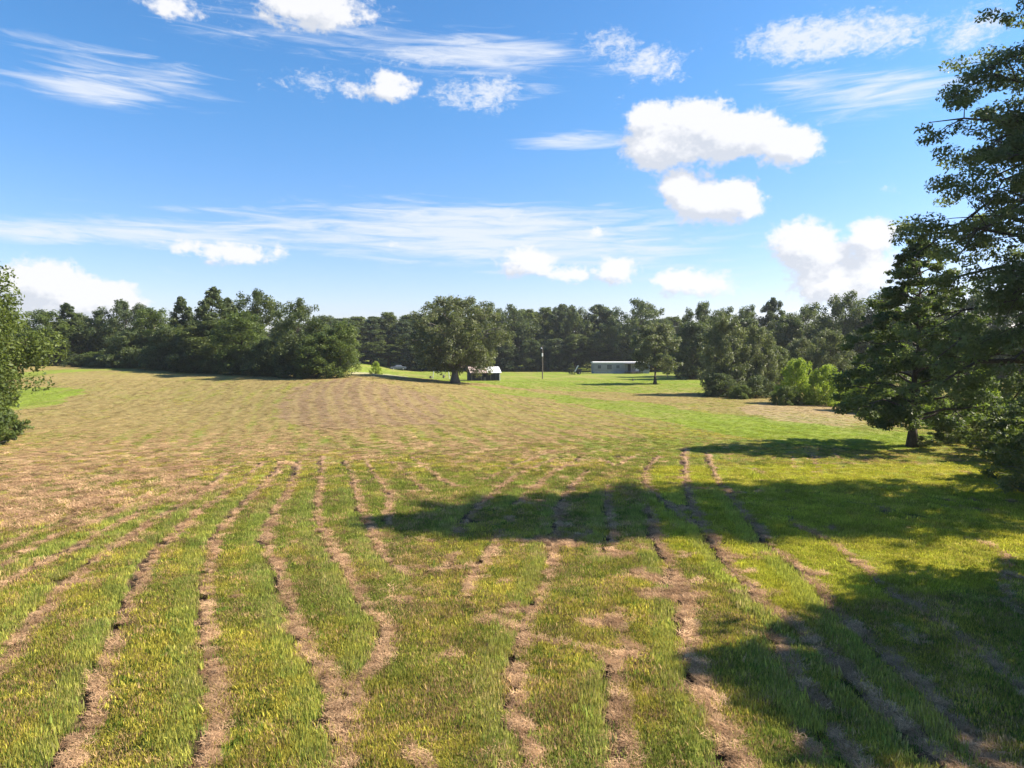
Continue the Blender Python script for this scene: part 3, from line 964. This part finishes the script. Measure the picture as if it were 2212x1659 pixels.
V['bush1'] = make_tree('bush1', 5, 3.6, .1, env_dome, 30, 6, 11000, .17, 14, L_MID, clump_r=.14, flat=1, trunk_r=.08)
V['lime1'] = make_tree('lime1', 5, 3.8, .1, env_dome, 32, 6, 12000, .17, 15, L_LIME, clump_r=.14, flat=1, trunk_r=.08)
V['shade1'] = make_tree('shade1', 5, 3.6, .1, env_dome, 30, 6, 10000, .18, 16, L_DARK, clump_r=.14, flat=1, trunk_r=.08)

def px_tree(kind, px, ytop, wpx, d, label, name='broadleaf_tree', group=None, cat='tree', rz=None, zb=None):
    """tree at distance d standing where the photograph shows it: real height and spread from its size and distance"""
    x = (px - CX) / F_PX * d
    z0 = tz(x, d)
    ztop = CAM_H + (HOR - ytop) / F_PX * d
    h = (ztop - z0) * 0.97
    wid = wpx / F_PX * d
    rnd = random.Random(int(px * 7 + d * 13)).random() * 6.28 if rz is None else rz
    return plant(name, V[kind], x, d, h, wid, rnd, label, cat, group)

ORD = ['first', 'second', 'third', 'fourth', 'fifth', 'sixth', 'seventh', 'eighth', 'ninth', 'tenth', 'eleventh', 'twelfth', 'thirteenth', 'fourteenth', 'fifteenth', 'sixteenth', 'seventeenth', 'eighteenth']
# --- left group of trees, about 110 to 135 m away
G_L = 'trees along the left crest of the field'
LEFT = [
 ('egg1', 44, 310, 46, 96, 'leafy tree just behind the tree at the left edge, above the car', 'broadleaf_tree'),
 ('cone1', 73, 302, 38, 118, 'dark pointed tree right of the parked white car', 'conifer_tree'),
 ('oak1', 98, 312, 56, 128, 'low round oak between the two pointed trees on the left', 'oak_tree'),
 ('oak1', 127, 301, 62, 132, 'spreading oak with sky gaps in its top, left crest', 'oak_tree'),
 ('egg1', 153, 308, 46, 121, 'rounded tree standing right of the gappy oak on the crest', 'broadleaf_tree'),
 ('cone2', 184, 295, 32, 122, 'narrow pointed conifer with ragged tip, first of two at the left', 'conifer_tree'),
 ('cone1', 210, 285, 46, 116, 'tallest pointed conifer of the left group', 'conifer_tree'),
 ('cone2', 228, 296, 34, 128, 'short pointed conifer leaning against the tallest one', 'conifer_tree'),
 ('egg2', 209, 322, 62, 114, 'dense dark tree in front of the tallest conifer', 'broadleaf_tree'),
 ('oak2', 258, 291, 58, 138, 'big domed oak rising above the left group', 'oak_tree'),
 ('egg1', 243, 312, 54, 111, 'green bushy tree under the domed oak', 'broadleaf_tree'),
 ('oak3', 296, 300, 54, 111, 'round topped tree right of the domed oak', 'broadleaf_tree'),
 ('dome1', 172, 328, 52, 112, 'low dark tree at the crest below the narrow conifer', 'broadleaf_tree'),
 ('dome1', 136, 332, 54, 113, 'dark low crowned tree under the gappy oak', 'broadleaf_tree'),
 ('egg1', 318, 333, 44, 109, 'green bush like tree at the right end of the left group, touching the field', 'broadleaf_tree'),
 ('egg1', 341, 322, 40, 116, 'oval light green tree standing last in the left group by the track', 'broadleaf_tree'),
 ('dome1', 268, 338, 52, 111, 'low dark spreading tree on the crest before the round topped tree', 'broadleaf_tree'),
 ('bush1', 95, 352, 34, 113, 'mid green shrub at the foot of the pointed tree', 'shrub'),
]
def crest_d(px):
    return 130.0 - (min(max(px, 60), 345) - 70) / 250 * 34
for k, px, yt, w, d, lab, nm in LEFT:
    d = crest_d(px) + max(d - 110, 0) * .75 + 1.5
    w = w * (1.35 if k.startswith('cone') else 1.05)
    px_tree(k, px, yt, w, d, lab, nm, G_L if nm != 'shrub' else None, 'shrub' if nm == 'shrub' else 'tree')
# thicket skirt of that group: single dark shrubs
rs = random.Random(5)
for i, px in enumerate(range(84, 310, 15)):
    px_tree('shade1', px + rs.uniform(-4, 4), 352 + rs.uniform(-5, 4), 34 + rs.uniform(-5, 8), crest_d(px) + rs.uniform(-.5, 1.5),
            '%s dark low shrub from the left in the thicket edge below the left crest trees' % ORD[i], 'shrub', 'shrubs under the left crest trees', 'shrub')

# --- the far wood behind lawn, shed and mobile home
G_F = 'tall trees of the far wood'
FAR = [
 ('pine1', 336, 318, 30, 205), ('pine2', 352, 316, 28, 212), ('pine1', 371, 316, 26, 214), ('pine2', 389, 312, 26, 218), ('pine1', 403, 319, 26, 214),
 ('pine2', 418, 314, 28, 220), ('pine1', 437, 312, 30, 224), ('pine2', 452, 314, 26, 216),
 ('oak1', 489, 304, 40, 215), ('oak3', 512, 306, 40, 212), ('pine2', 531, 309, 30, 218),
 ('pine2', 547, 307, 24, 222), ('pine1', 561, 304, 24, 216), ('oak3', 577, 306, 34, 214), ('pine1', 594, 304, 30, 218), ('pine2', 605, 306, 24, 222),
]
for i, (k, px, yt, w, d) in enumerate(FAR):
    if i < 5: lab = '%s treetop of the far wood from the oval light green tree towards the oak' % ORD[i]
    elif i < 8: lab = '%s treetop of the far wood rising behind the crown of the big oak' % ORD[i - 5]
    else: lab = '%s treetop of the far wood rightwards from the big oak' % ORD[i - 8]
    px_tree(k, px, yt, w * 1.25, d, lab, 'forest_tree', G_F)
px_tree('oak1', 640, 300, 64, 205, 'broad dark oak with sky gaps right behind the mobile home', 'oak_tree')
px_tree('oak1', 612, 322, 46, 207, 'low dark tree filling in behind the mobile home roof', 'broadleaf_tree')
px_tree('oak1', 700, 303, 52, 160, 'tall ragged oak above the grey green tree right of the lawn', 'oak_tree')
px_tree('oak3', 722, 308, 46, 165, 'round tree between the ragged oak and the tufted pine', 'broadleaf_tree')
px_tree('oak3', 744, 306, 40, 160, 'broad tree left of the tufted pine on the right', 'broadleaf_tree')
px_tree('pine1', 775, 297, 24, 158, 'pine with a lone tufted top over the right wood', 'pine_tree')
px_tree('oak3', 783, 314, 44, 152, 'dark round tree just right of the tufted pine', 'broadleaf_tree')
px_tree('oak3', 806, 304, 48, 150, 'tall dark tree left of the cloud above the right wood', 'broadleaf_tree')
px_tree('oak3', 840, 293, 60, 140, 'highest dark tree of the right wood behind the lone roadside tree', 'broadleaf_tree')
px_tree('oak3', 880, 290, 60, 140, 'dark tree of the right wood behind the crown of the lone tree', 'broadleaf_tree')
px_tree('oak3', 925, 290, 60, 138, 'dark tree of the right wood half hidden by overhanging branches', 'broadleaf_tree')
px_tree('oak3', 975, 292, 66, 136, 'dark tree of the right wood near the right picture edge', 'broadleaf_tree')
px_tree('oak3', 1020, 290, 66, 136, 'dark tree of the right wood at the very right edge', 'broadleaf_tree')
# second row closes the wood
rs = random.Random(9)
for i, px in enumerate(range(-20, 340, 22)):
    px_tree(rs.choice(['fill1', 'fill2']), px + rs.uniform(-6, 6), 326 + rs.uniform(-6, 6), 44, 165 + rs.uniform(-5, 15),
            'dark filling tree seen between the left crest trees', 'forest_tree', 'second row trees behind the left crest')
for row, (d0, yt0) in enumerate(((204, 338), (232, 320))):
    for i, px in enumerate(range(322, 720, 17)):
        px_tree(rs.choice(['fill1', 'fill2', 'pine2']), px + rs.uniform(-5, 5), yt0 + rs.uniform(-6, 6), 30 + rs.uniform(0, 10), d0 + rs.uniform(0, 8),
                'dark tree making up the shaded front of the far wood' if row == 0 else 'dark tree standing deep in the far wood',
                'forest_tree', 'front row trees of the far wood' if row == 0 else 'back row trees of the far wood')
for i, px in enumerate(range(690, 1120, 26)):
    px_tree(rs.choice(['fill1', 'fill2']), px + rs.uniform(-6, 6), 322 + rs.uniform(-8, 8), 42, 148 + rs.uniform(-6, 14),
            'dark tree filling the wood on the right', 'forest_tree', 'filling trees of the right wood')
for i, px in enumerate(range(-160, -10, 26)):
    px_tree(rs.choice(['fill1', 'oak3']), px, 305 + rs.uniform(-8, 8), 60, 120 + rs.uniform(-6, 14),
            '%s tree of the crest wood beyond the left picture edge' % ORD[i], 'forest_tree', 'trees beyond the left edge')

# --- right mid-distance trees
px_tree('grey1', 724, 318, 52, 96, 'dusty grey green bushy tree at the right end of the lawn', 'broadleaf_tree')
px_tree('grey1', 757, 326, 44, 98, 'second grey green tree, slimmer, right of the dusty one', 'broadleaf_tree')
px_tree('egg2', 775, 345, 40, 100, 'short dark green tree behind the lime green bush', 'broadleaf_tree')
px_tree('grey1', 800, 338, 36, 108, 'pale grey green tree peeping over the lime green bush', 'broadleaf_tree')
px_tree('grey1', 830, 330, 46, 104, 'grey green tree behind the left side of the lone tree', 'broadleaf_tree')
px_tree('lime1', 797, 360, 46, 80, 'bright lime green bush in the sun by the field edge', 'shrub', cat='shrub')
px_tree('lime1', 826, 366, 46, 79, 'lime green bush left of the lone tree crown', 'shrub', cat='shrub')
px_tree('bush1', 786, 386, 34, 78, 'mid green bush in front of the lime ones', 'shrub', cat='shrub')
px_tree('bush1', 850, 378, 44, 82, 'green bush behind the lone tree, left part', 'shrub', cat='shrub')
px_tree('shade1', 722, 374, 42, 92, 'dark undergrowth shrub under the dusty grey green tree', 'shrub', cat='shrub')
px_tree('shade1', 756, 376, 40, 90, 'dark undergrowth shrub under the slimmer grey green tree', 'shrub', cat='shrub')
px_tree('bush1', 742, 385, 26, 88, 'small pale shrub at the shaded edge right of the lawn', 'shrub', cat='shrub')
for i, px in enumerate((866, 892, 920, 950, 985, 1020)):
    px_tree(('lime1', 'bush1')[i % 2], px, 366 + 4 * (i % 3), 44, 72 - i * 2, '%s %s bush from the left behind the lone tree' % (ORD[i], ('lime green', 'mid green')[i % 2]), 'shrub', 'bushes behind the lone tree', 'shrub')

# --- the oak by the shed, the lawn tree, lime sapling
V['bigoak'] = make_tree('bigoak', 15.5, 8.4, 3.6, env_oak, 44, 9, 40000, .25, 31, L_GREY, M_BARKG, trunk_r=.62, clump_r=.085, flat=.9, gap=.06, rise=.5, droop=.10)
ox, oy = hit(455, 383.0)
plant('oak_tree', V['bigoak'], ox, oy, 13.4, 16.6, .6, 'wide spreading grey green oak with thick trunk beside the metal shed', 'tree')
V['lawn'] = make_tree('lawn', 11.5, 4.4, 3.2, env_egg, 30, 8, 20000, .22, 32, L_GREY, M_BARK, trunk_r=.24, clump_r=.085)
lx, ly = hit(655, 384)
plant('broadleaf_tree', V['lawn'], lx, ly, 10.9, 9.4, 1.0, 'single round crowned tree on the lawn in front of the mobile home', 'tree')
px_tree('lime1', 376, 362, 13, 128, 'small bright lime sapling left of the big oak', 'sapling', cat='sapling')

# --- the lone tree on the right
V['lone'] = make_tree('lone', 13.2, 5.2, 1.9, env_cone, 60, 9, 56000, .135, 33, L_NEAR, M_BARK, trunk_r=.24, clump_r=.055, flat=.6, droop=.22, rise=.15, gap=.16, tip=.55)
sx, sy = hit(912, 447)
plant('oak_sapling', V['lone'], sx, sy, 13.1, 11.2, 2.0, 'lone cone shaped dark green tree casting a long shadow on the right of the field', 'tree')
# --- the great tree leaning in from the right edge
V['great'] = make_tree('great', 25.5, 10.0, 5.2, env_bigoak, 105, 17, 240000, .112, 34, L_GREAT, M_BARK, trunk_r=.5, clump_r=.031, flat=.55, droop=.28, rise=.12, gap=.0, ex=(1.0, .52))
plant('great_oak', V['great'], 24.3, 28.0, None, None, 0, 'huge oak with overhanging branches reaching in from the right edge', 'tree')
# --- the tree beyond the frame whose shadow lies in the lower right corner
V['off'] = make_tree('off', 17.0, 7.4, 2.5, env_bigoak, 46, 9, 45000, .22, 35, L_NEAR, M_BARK, trunk_r=.42, clump_r=.075)
plant('shade_oak', V['off'], 23.5, 14.6, None, None, 0, 'oak standing outside the right edge whose shadow falls on the near grass', 'tree')
# --- the tree at the left edge
V['edge'] = make_tree('edge', 12.0, 5.4, 2.0, env_oak, 54, 10, 95000, .16, 36, L_EDGE, M_BARK, trunk_r=.25, clump_r=.115, flat=.9, droop=.1)
plant('broadleaf_tree', V['edge'], -36.9, 43.5, 12.8, 11.4, 0, 'leafy green tree cut by the left picture edge', 'tree')

# --- brush under the great tree on the right
V['weed1'] = make_tree('weed1', 2.2, 1.5, .05, env_dome, 24, 5, 7000, .085, 41, L_WEED, M_BARKG, trunk_r=.03, clump_r=.14)
V['weed2'] = make_tree('weed2', 2.4, 1.6, .05, env_dome, 24, 5, 7000, .09, 42, L_LIME, M_BARKG, trunk_r=.03, clump_r=.14)
V['weed3'] = make_tree('weed3', 2.4, 1.7, .05, env_dome, 24, 5, 8000, .10, 43, L_MID, M_BARKG, trunk_r=.03, clump_r=.14)
BR = [(948, 444, 1.6, 'weed3'), (966, 440, 2.2, 'weed1'), (985, 444, 2.6, 'weed2'), (1002, 452, 2.4, 'weed1'), (1018, 462, 3.0, 'weed3'), (1030, 480, 2.8, 'weed3'),
      (1012, 436, 2.8, 'weed2'), (975, 428, 3.0, 'weed3'), (1036, 450, 3.0, 'weed2'), (995, 422, 3.2, 'weed2'), (940, 430, 2.6, 'weed2'), (1045, 500, 2.6, 'weed1'), (1060, 470, 3.0, 'weed2')]
for i, (px, py, h, k) in enumerate(BR):
    x, y = hit(px, py)
    plant('weed_clump', V[k], x, y, h, h * 1.5, i * 1.3, '%s clump of %s under the huge oak, listed from the lone tree outwards' % (ORD[i], {'weed1': 'pale dry weeds', 'weed2': 'lime green weeds', 'weed3': 'mid green brush'}[k]), 'shrub', 'brush under the huge oak')
x, y = sx + .5, sy - .1
plant('weed_clump', V['weed3'], x, y, .7, 1.2, 0, 'small leafy sprouts at the foot of the lone tree', 'shrub')
for i, (px, py, h) in enumerate(((-4, 436, 2.2), (2, 424, 1.4), (-12, 446, 2.4))):
    x, y = hit(px, py)
    plant('weed_clump', V['weed3'], x, y, h, h * 1.7, i, '%s brush clump under the tree at the left picture edge' % ORD[i], 'shrub', 'brush at the left edge')

# ------------------------------------------------------------------ buildings and small things
M_WHITE = simple('white_metal', (.78, .77, .75), .5, 0, 1.2, .12)
M_RUST = simple('rusty_roof', (.26, .17, .145), .7, 0, 1.1, .3, (.50, .40, .35), (1, .3, 1))
M_TRIM = simple('window_trim', (.36, .36, .37), .7, 0, 2, .1)
M_PALE = simple('pale_boards', (.62, .60, .54), .8, 0, 1.2, .25, stretch=(1, 4, .3))
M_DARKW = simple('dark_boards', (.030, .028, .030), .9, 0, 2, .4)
M_WOOD = simple('weathered_wood', (.17, .14, .11), .9, 0, 4, .35, stretch=(3, 3, .5))
M_SIDING = simple('grey_siding', (.29, .29, .31), .7, 0, .9, .16, stretch=(.6, 1, 3))
M_SKIRT = simple('skirting', (.34, .36, .40), .8, 0, 2.0, .2)
M_GLASS = simple('window_glass', (.12, .13, .15), .15, 0, 1, .2)
M_CARW = simple('white_car_paint', (.74, .75, .77), .25, 0, 2, .04)
M_CARB = simple('shaded_blue_grey_car_paint', (.10, .12, .16), .3, 0, 2, .05)  # paint darkened to stand in for the tree shade over the car
M_TYRE = simple('tyre_rubber', (.02, .02, .02), .8, 0, 8, .3)
M_STEEL = simple('galvanised_steel', (.50, .51, .52), .45, .6, 5, .2)
M_CLAY = simple('red_clay', (.30, .15, .09), .95, 0, 3, .3)

# metal shed
shx, shy = hit(483.5, 380.3)
shed = empty('metal_shed', (shx, shy, tz(shx, shy)), math.radians(14))
tag(shed, 'small open fronted shed with rust streaked white metal roof on the lawn', 'shed')
wA = 6.1; dA = 4.4
m = MB()
prof_f = [(-dA/2 - .35, 1.62), (-.1, 2.78), (-.1, 2.84), (-dA/2 - .35, 1.68)]
def roof_panels(x0, x1):
    q = MB(); n = max(2, int((x1 - x0) / .22))
    for s in (-1, 1):
        for i in range(n):
            a = x0 + (x1 - x0) * i / n; b = x0 + (x1 - x0) * (i + 1) / n
            h = .035 if i % 2 else 0.0
            y0 = s * (dA / 2 + .35); z0 = 1.62 + h; z1 = 2.80 + h
            q.add([(a, y0, z0), (b, y0, z0), (b, 0, z1), (a, 0, z1), (a, y0, z0 - .05 - h), (b, y0, z0 - .05 - h), (b, 0, z1 - .05 - h), (a, 0, z1 - .05 - h)],
                  [(0,1,2,3),(7,6,5,4),(0,4,5,1),(1,5,6,2),(2,6,7,3),(3,7,4,0)])
    return q
o = roof_panels(-wA/2 - .2, .35).build('roof_sheet', M_RUST, shed); o['label'] = 'rusty red streaked roof sheets'
o = roof_panels(.352, wA/2 + .2).build('roof_sheet', M_WHITE, shed); o['label'] = 'white roof sheets'
m = MB(); m.box(-wA/2 + .06, wA/2 - .06, dA/2 - .1, dA/2 - .02, 0, 1.62); m.build('back_wall', M_DARKW, shed)  # near-black colour stands in for the shade inside the shed
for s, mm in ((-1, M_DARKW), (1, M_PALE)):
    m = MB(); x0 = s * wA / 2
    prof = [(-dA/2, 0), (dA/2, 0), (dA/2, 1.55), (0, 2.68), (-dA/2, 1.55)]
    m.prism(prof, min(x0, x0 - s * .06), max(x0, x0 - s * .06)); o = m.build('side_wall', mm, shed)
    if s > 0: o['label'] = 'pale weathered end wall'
m = MB(); 
for i in range(14):
    xx = -wA/2 + .2 + i * .42
    if i in (6, 9): continue
    m.box(xx, xx + .38, -dA/2 + .02, -dA/2 + .06, .05, 1.5)
m.build('front_shade_boards', M_DARKW, shed)  # near-black boards put the shade of the open front into colour
for xx in (-wA/2 + .1, -1, 1, wA/2 - .22):
    m = MB(); m.box(xx, xx + .12, -dA/2 - .12, -dA/2, 0, 1.6); m.build('post', M_WOOD if xx < wA/2 - .3 else M_PALE, shed)
m = MB(); m.box(-.5, .5, -dA/2 + .1, -dA/2 + .16, 0, .75); m.build('gate', M_WOOD, shed)

# mobile home
hx, hy = hit(621.5, 373.6)
home = empty('mobile_home', (hx, hy, tz(hx, hy)), math.radians(1.5))
tag(home, 'long single storey grey mobile home with white roof edge on the lawn', 'mobile home')
Wm = 56.5 / F_PX * hy; wh = Wm / 2; Dm = 4.2; E0 = .62; TOP = 2.75
m = MB(); m.box(-wh, wh, 0, Dm, E0, TOP)
n = int(Wm / .3)
for i in range(n):
    xx = -wh + Wm * i / n; m.box(xx, xx + .05, -.022, -.002, E0 + .02, TOP - .02)
m.build('wall', M_SIDING, home)
m = MB(); m.prism([(-.14, TOP + .003), (Dm + .14, TOP + .003), (Dm + .14, TOP + .30), (Dm * .75, TOP + .42), (Dm * .5, TOP + .46), (Dm * .25, TOP + .42), (-.14, TOP + .30)], -wh - .12, wh + .12)
m.build('roof', M_WHITE, home)
m = MB(); m.box(-wh + .05, wh - .05, .05, Dm - .05, 0, E0 - .003); m.build('skirting', M_SKIRT, home)
for (cx_, cw, cz, ch) in ((-wh + 1.6, .9, 1.8, .9), (-wh + 4.3, 1.3, 1.75, 1.2), (-wh + 6.6, .9, 1.85, .8), (wh - 3.2, .9, 1.85, .8), (wh - 1.3, .8, 1.85, .8)):
    a = MB(); a.box(cx_ - cw/2 - .07, cx_ + cw/2 + .07, -.06, -.024, cz - ch/2 - .07, cz + ch/2 + .07)
    fr = a.build('window', M_TRIM, home)
    a = MB(); a.box(cx_ - cw/2, cx_ + cw/2, -.075, -.062, cz - ch/2, cz + ch/2); a.build('pane', M_GLASS, fr)
cx_ = .35 * wh
a = MB(); a.box(cx_ + 1.1, cx_ + 1.95, -.07, -.024, E0 + .05, 2.62); dd = a.build('door', M_WHITE, home); dd['label'] = 'white front door'
a = MB(); a.box(cx_ + 1.2, cx_ + 1.27, -.11, -.072, 1.55, 1.65); a.build('handle', M_STEEL, dd)
a = MB(); a.box(cx_ - 1.0, cx_ - .2, -.07, -.024, E0 + .05, 2.55); dd = a.build('door', M_DARKW, home); dd['label'] = 'dark screen door'
# porch with flat canopy
a = MB(); a.box(cx_ - 2.0, cx_ + 2.2, -1.9, -.15, 2.62, 2.72); a.build('porch_canopy', M_WOOD, home)
a = MB(); a.box(cx_ - 1.9, cx_ + 2.1, -1.8, -.15, .38, .50); a.build('porch_deck', M_WOOD, home)
for xx in (cx_ - 1.85, cx_, cx_ + 1.95):
    a = MB(); a.box(xx, xx + .1, -1.78, -1.68, 0, 2.62); a.build('post', M_WOOD, home)
a = MB()
for k in range(3): a.box(cx_ - .4, cx_ + .6, -2.1 + .0 - .28 * k, -1.82 - .28 * k, 0, .36 - .12 * k)
a.build('steps', M_WOOD, home)
acx = wh - 2.5
acr = empty('air_conditioner', (hx + acx, hy - .9, tz(hx + acx, hy - .9)))
tag(acr, 'dark box shaped air conditioning unit by the mobile home wall', 'air conditioner')
a = MB(); a.box(-.4, .4, -.4, .4, .08, .85); a.build('case', M_DARKW, acr, .03)
a = MB()
for k in range(6): a.box(-.34, .34, -.425, -.402, .16 + .11 * k, .20 + .11 * k)
a.build('grille', M_STEEL, acr)
a = MB(); a.tube([(0, 0, .85), (0, 0, .9)], .28, 12); a.build('fan_guard', M_STEEL, acr)

# utility pole
pxx, pyy = hit(542.5, 378.8)
pole = empty('utility_pole', (pxx, pyy, tz(pxx, pyy)))
tag(pole, 'thin wooden utility pole with a pale lamp on the lawn between shed and mobile home', 'utility pole')
a = MB(); a.tube([(0, 0, -.3), (0, 0, 3.5), (0, 0, 7.2)], [.12, .10, .08], 8); a.build('post', M_WOOD, pole)
a = MB(); a.tube([(-.06, -.20, 4.85), (-.06, -.20, 5.55)], .16, 10); a.build('transformer', M_WHITE, pole)
a = MB(); a.tube([(0, 0, 6.4), (-.2, -.3, 6.7), (-.3, -.7, 6.75)], .03, 6); lp = a.build('lamp_arm', M_STEEL, pole)
a = MB(); a.tube([(-.3, -.75, 6.55), (-.3, -.75, 6.72), (-.3, -.75, 6.80)], [.17, .13, .05], 10); a.build('lamp_shade', M_STEEL, lp)
a = MB(); a.box(-.5, .5, -.03, .03, 6.9, 7.0); a.build('crossarm', M_WOOD, pole)

# dark conical shrub and cart with a leaning board, left of the mobile home
V['yew'] = make_tree('yew', 1.9, .75, .02, env_cone, 22, 4, 5000, .07, 51, L_DARK, trunk_r=.04, clump_r=.08)
x, y = hit(572.0, 374.6)
plant('conical_shrub', V['yew'], x, y, 3.0, 2.4, 0, 'dark cone shaped shrub left of the cart on the lawn', 'shrub')
x, y = hit(577.6, 374.4)
cart = empty('garden_cart', (x, y, tz(x, y)), .2)
tag(cart, 'dark garden cart with a pale board leaning on it beside the cone shaped shrub', 'cart')
a = MB(); a.add([(-.75,-.5,.45),(.75,-.5,.45),(.75,.5,.45),(-.75,.5,.45),(-.95,-.62,1.35),(.95,-.62,1.35),(.95,.62,1.35),(-.95,.62,1.35)],
                [(0,3,2,1),(0,1,5,4),(1,2,6,5),(2,3,7,6),(3,0,4,7),(4,5,6,7)]); a.build('tray', M_DARKW, cart)
for s in (-1, 1):
    a = MB(); a.tube([(.3, s * .55, .36), (.3, s * .66, .36)], .36, 16); wl = a.build('wheel', M_TYRE, cart)
    a = MB(); a.tube([(.3, s * .665, .36), (.3, s * .69, .36)], .14, 12); a.build('hub', M_STEEL, wl)
a = MB(); a.tube([(-.8, 0, .5), (-1.5, 0, .9)], .04, 6); a.build('handle', M_STEEL, cart)
brd_ = MB(); brd_.add([(-1.35,-.7,.8),(-1.05,-.7,.8),(-.25,-.55,2.35),(-.6,-.55,2.35),(-1.35,-.64,.8),(-1.05,-.64,.8),(-.25,-.49,2.35),(-.6,-.49,2.35)],
          [(0,1,2,3),(7,6,5,4),(0,4,5,1),(1,5,6,2),(2,6,7,3),(3,7,4,0)])
bo = brd_.build('leaning_board', M_WHITE); bo.location = cart.location + Vector((.55, -.1, -.05)); bo.scale = (1.1, 1, 1)
tag(bo, 'pale slanting board propped against the dark garden cart', 'board')

# swing set
x, y = hit(444, 376.5)
y = 150.0; x = (441 - CX) / F_PX * y
sw = empty('swing_set', (x, y, tz(x, y)), .15)
tag(sw, 'thin metal A-frame swing set on the lawn behind the big oak trunk', 'swing set')
for s in (-1, 1):
    a = MB(); a.tube([(s * 1.8 , -.9, 0), (s * 1.5, 0, 2.4), (s * 1.8, .9, 0)], .04, 6); a.build('leg_frame', M_STEEL, sw)
a = MB(); a.tube([(-1.5, 0, 2.4), (1.5, 0, 2.4)], .045, 6); a.build('top_bar', M_STEEL, sw)
for s in (-.75, .75):
    a = MB(); a.box(s - .25, s + .25, -.1, .1, .5, .54)
    st_ = a.build('swing_seat', M_DARKW, sw)
    a = MB(); a.tube([(s - .22, 0, .54), (s - .22, 0, 2.38)], .012, 4); a.tube([(s + .22, 0, .54), (s + .22, 0, 2.38)], .012, 4); a.build('chain', M_STEEL, st_)
for i, (px, py, w_, h_, lab) in enumerate(((430.6, 378.5, .55, .5, 'low dark stump left of the big oak trunk'), (443.6, 378.2, .5, .75, 'taller dark stump close to the big oak trunk'),
                                        (633, 381, .35, .45, 'small brown stump left of the single lawn tree'))):
    x, y = hit(px, py)
    a = MB(); a.tube([(0, 0, -.1), (0, 0, .1), (.03, 0, h_ * .7), (.02, .02, h_)], [w_ * .8, w_ * .55, w_ * .5, w_ * .45], 11)
    st_ = a.build('tree_stump', M_WOOD); st_.location = (x, y, tz(x, y)); tag(st_, lab, 'stump')
for i, (px, py, h_, lab) in enumerate(((667.5, 378.5, 1.5, 'thin wooden fence post on the lawn right of the single lawn tree'),
                                       (683.5, 376.5, 1.3, 'second wooden post near the clay bank at the right end of the lawn'))):
    x, y = hit(px, py)
    a = MB(); a.tube([(0, 0, -.2), (0, 0, h_), (0, 0, h_ + .03)], [.07, .06, .03], 8)
    st_ = a.build('fence_post', M_WOOD); st_.location = (x, y, tz(x, y)); tag(st_, lab, 'post')

# cars
def make_car(x, y, rz, paint, label):
    root = empty('parked_car', (x, y, tz(x, y)), rz)
    tag(root, label, 'car')
    a = MB()
    prof = [(-2.2, .35), (-2.25, .62), (-2.1, .86), (-1.15, .95), (-.55, 1.40), (.75, 1.42), (1.35, .98), (2.15, .92), (2.25, .65), (2.2, .35)]
    n = len(prof)
    vs = []
    for yy, sh in ((-.86, 0), (-.88, 1), (.88, 1), (.86, 0)):
        pass
    for sgn in (-1, 1):
        for (px_, pz_) in prof:
            inset = .16 if pz_ > 1.0 else 0
            vs.append((px_, sgn * (.88 - inset), pz_))
    a.add(vs, [tuple(range(n)), tuple(range(2 * n - 1, n - 1, -1))] + [(i, n + i, n + (i + 1) % n, (i + 1) % n) for i in range(n)])
    a.build('body', paint, root, .04)
    for sgn in (-1, 1):
        a = MB(); yy = sgn * .80
        a.add([(-1.0, sgn * .885, .98), (1.2, sgn * .885, .98), (.68, sgn * .755, 1.34), (-.5, sgn * .755, 1.34)], [(0, 1, 2, 3) if sgn < 0 else (3, 2, 1, 0)])
        a.build('side_window', M_GLASS, root)
        for wx_ in (-1.35, 1.35):
            a = MB(); a.tube([(wx_, sgn * .70, .33), (wx_, sgn * .91, .33)], .33, 18); wl = a.build('wheel', M_TYRE, root)
            a = MB(); a.tube([(wx_, sgn * .912, .33), (wx_, sgn * .925, .33)], .18, 12); a.build('rim', M_STEEL, wl)
    return root
x = (55.5 - CX) / F_PX * 150; make_car(x, 150, .12, M_CARW, 'white car parked at the far left beneath the trees')
x = (398 - CX) / F_PX * 199; make_car(x, 199, .3, M_CARB, 'blue grey car parked in the shade left of the big oak')

# ------------------------------------------------------------------ thin summer haze
HB = 2700.0
a = MB(); a.box(-HB, HB, -HB, HB, -4.0, 44.0)
hm, hb, ho = mat('haze')
pv = hb.n('ShaderNodeVolumePrincipled')
pv.inputs['Color'].default_value = (.88, .93, 1.0, 1)
pv.inputs['Density'].default_value = 0.00016
pv.inputs['Anisotropy'].default_value = 0.2
hb.link(pv.outputs[0], ho.inputs['Volume'])
hz_o = a.build('haze', hm)
tag(hz_o, 'thin bluish summer haze lying over the field and the woods', 'haze', kind='stuff')
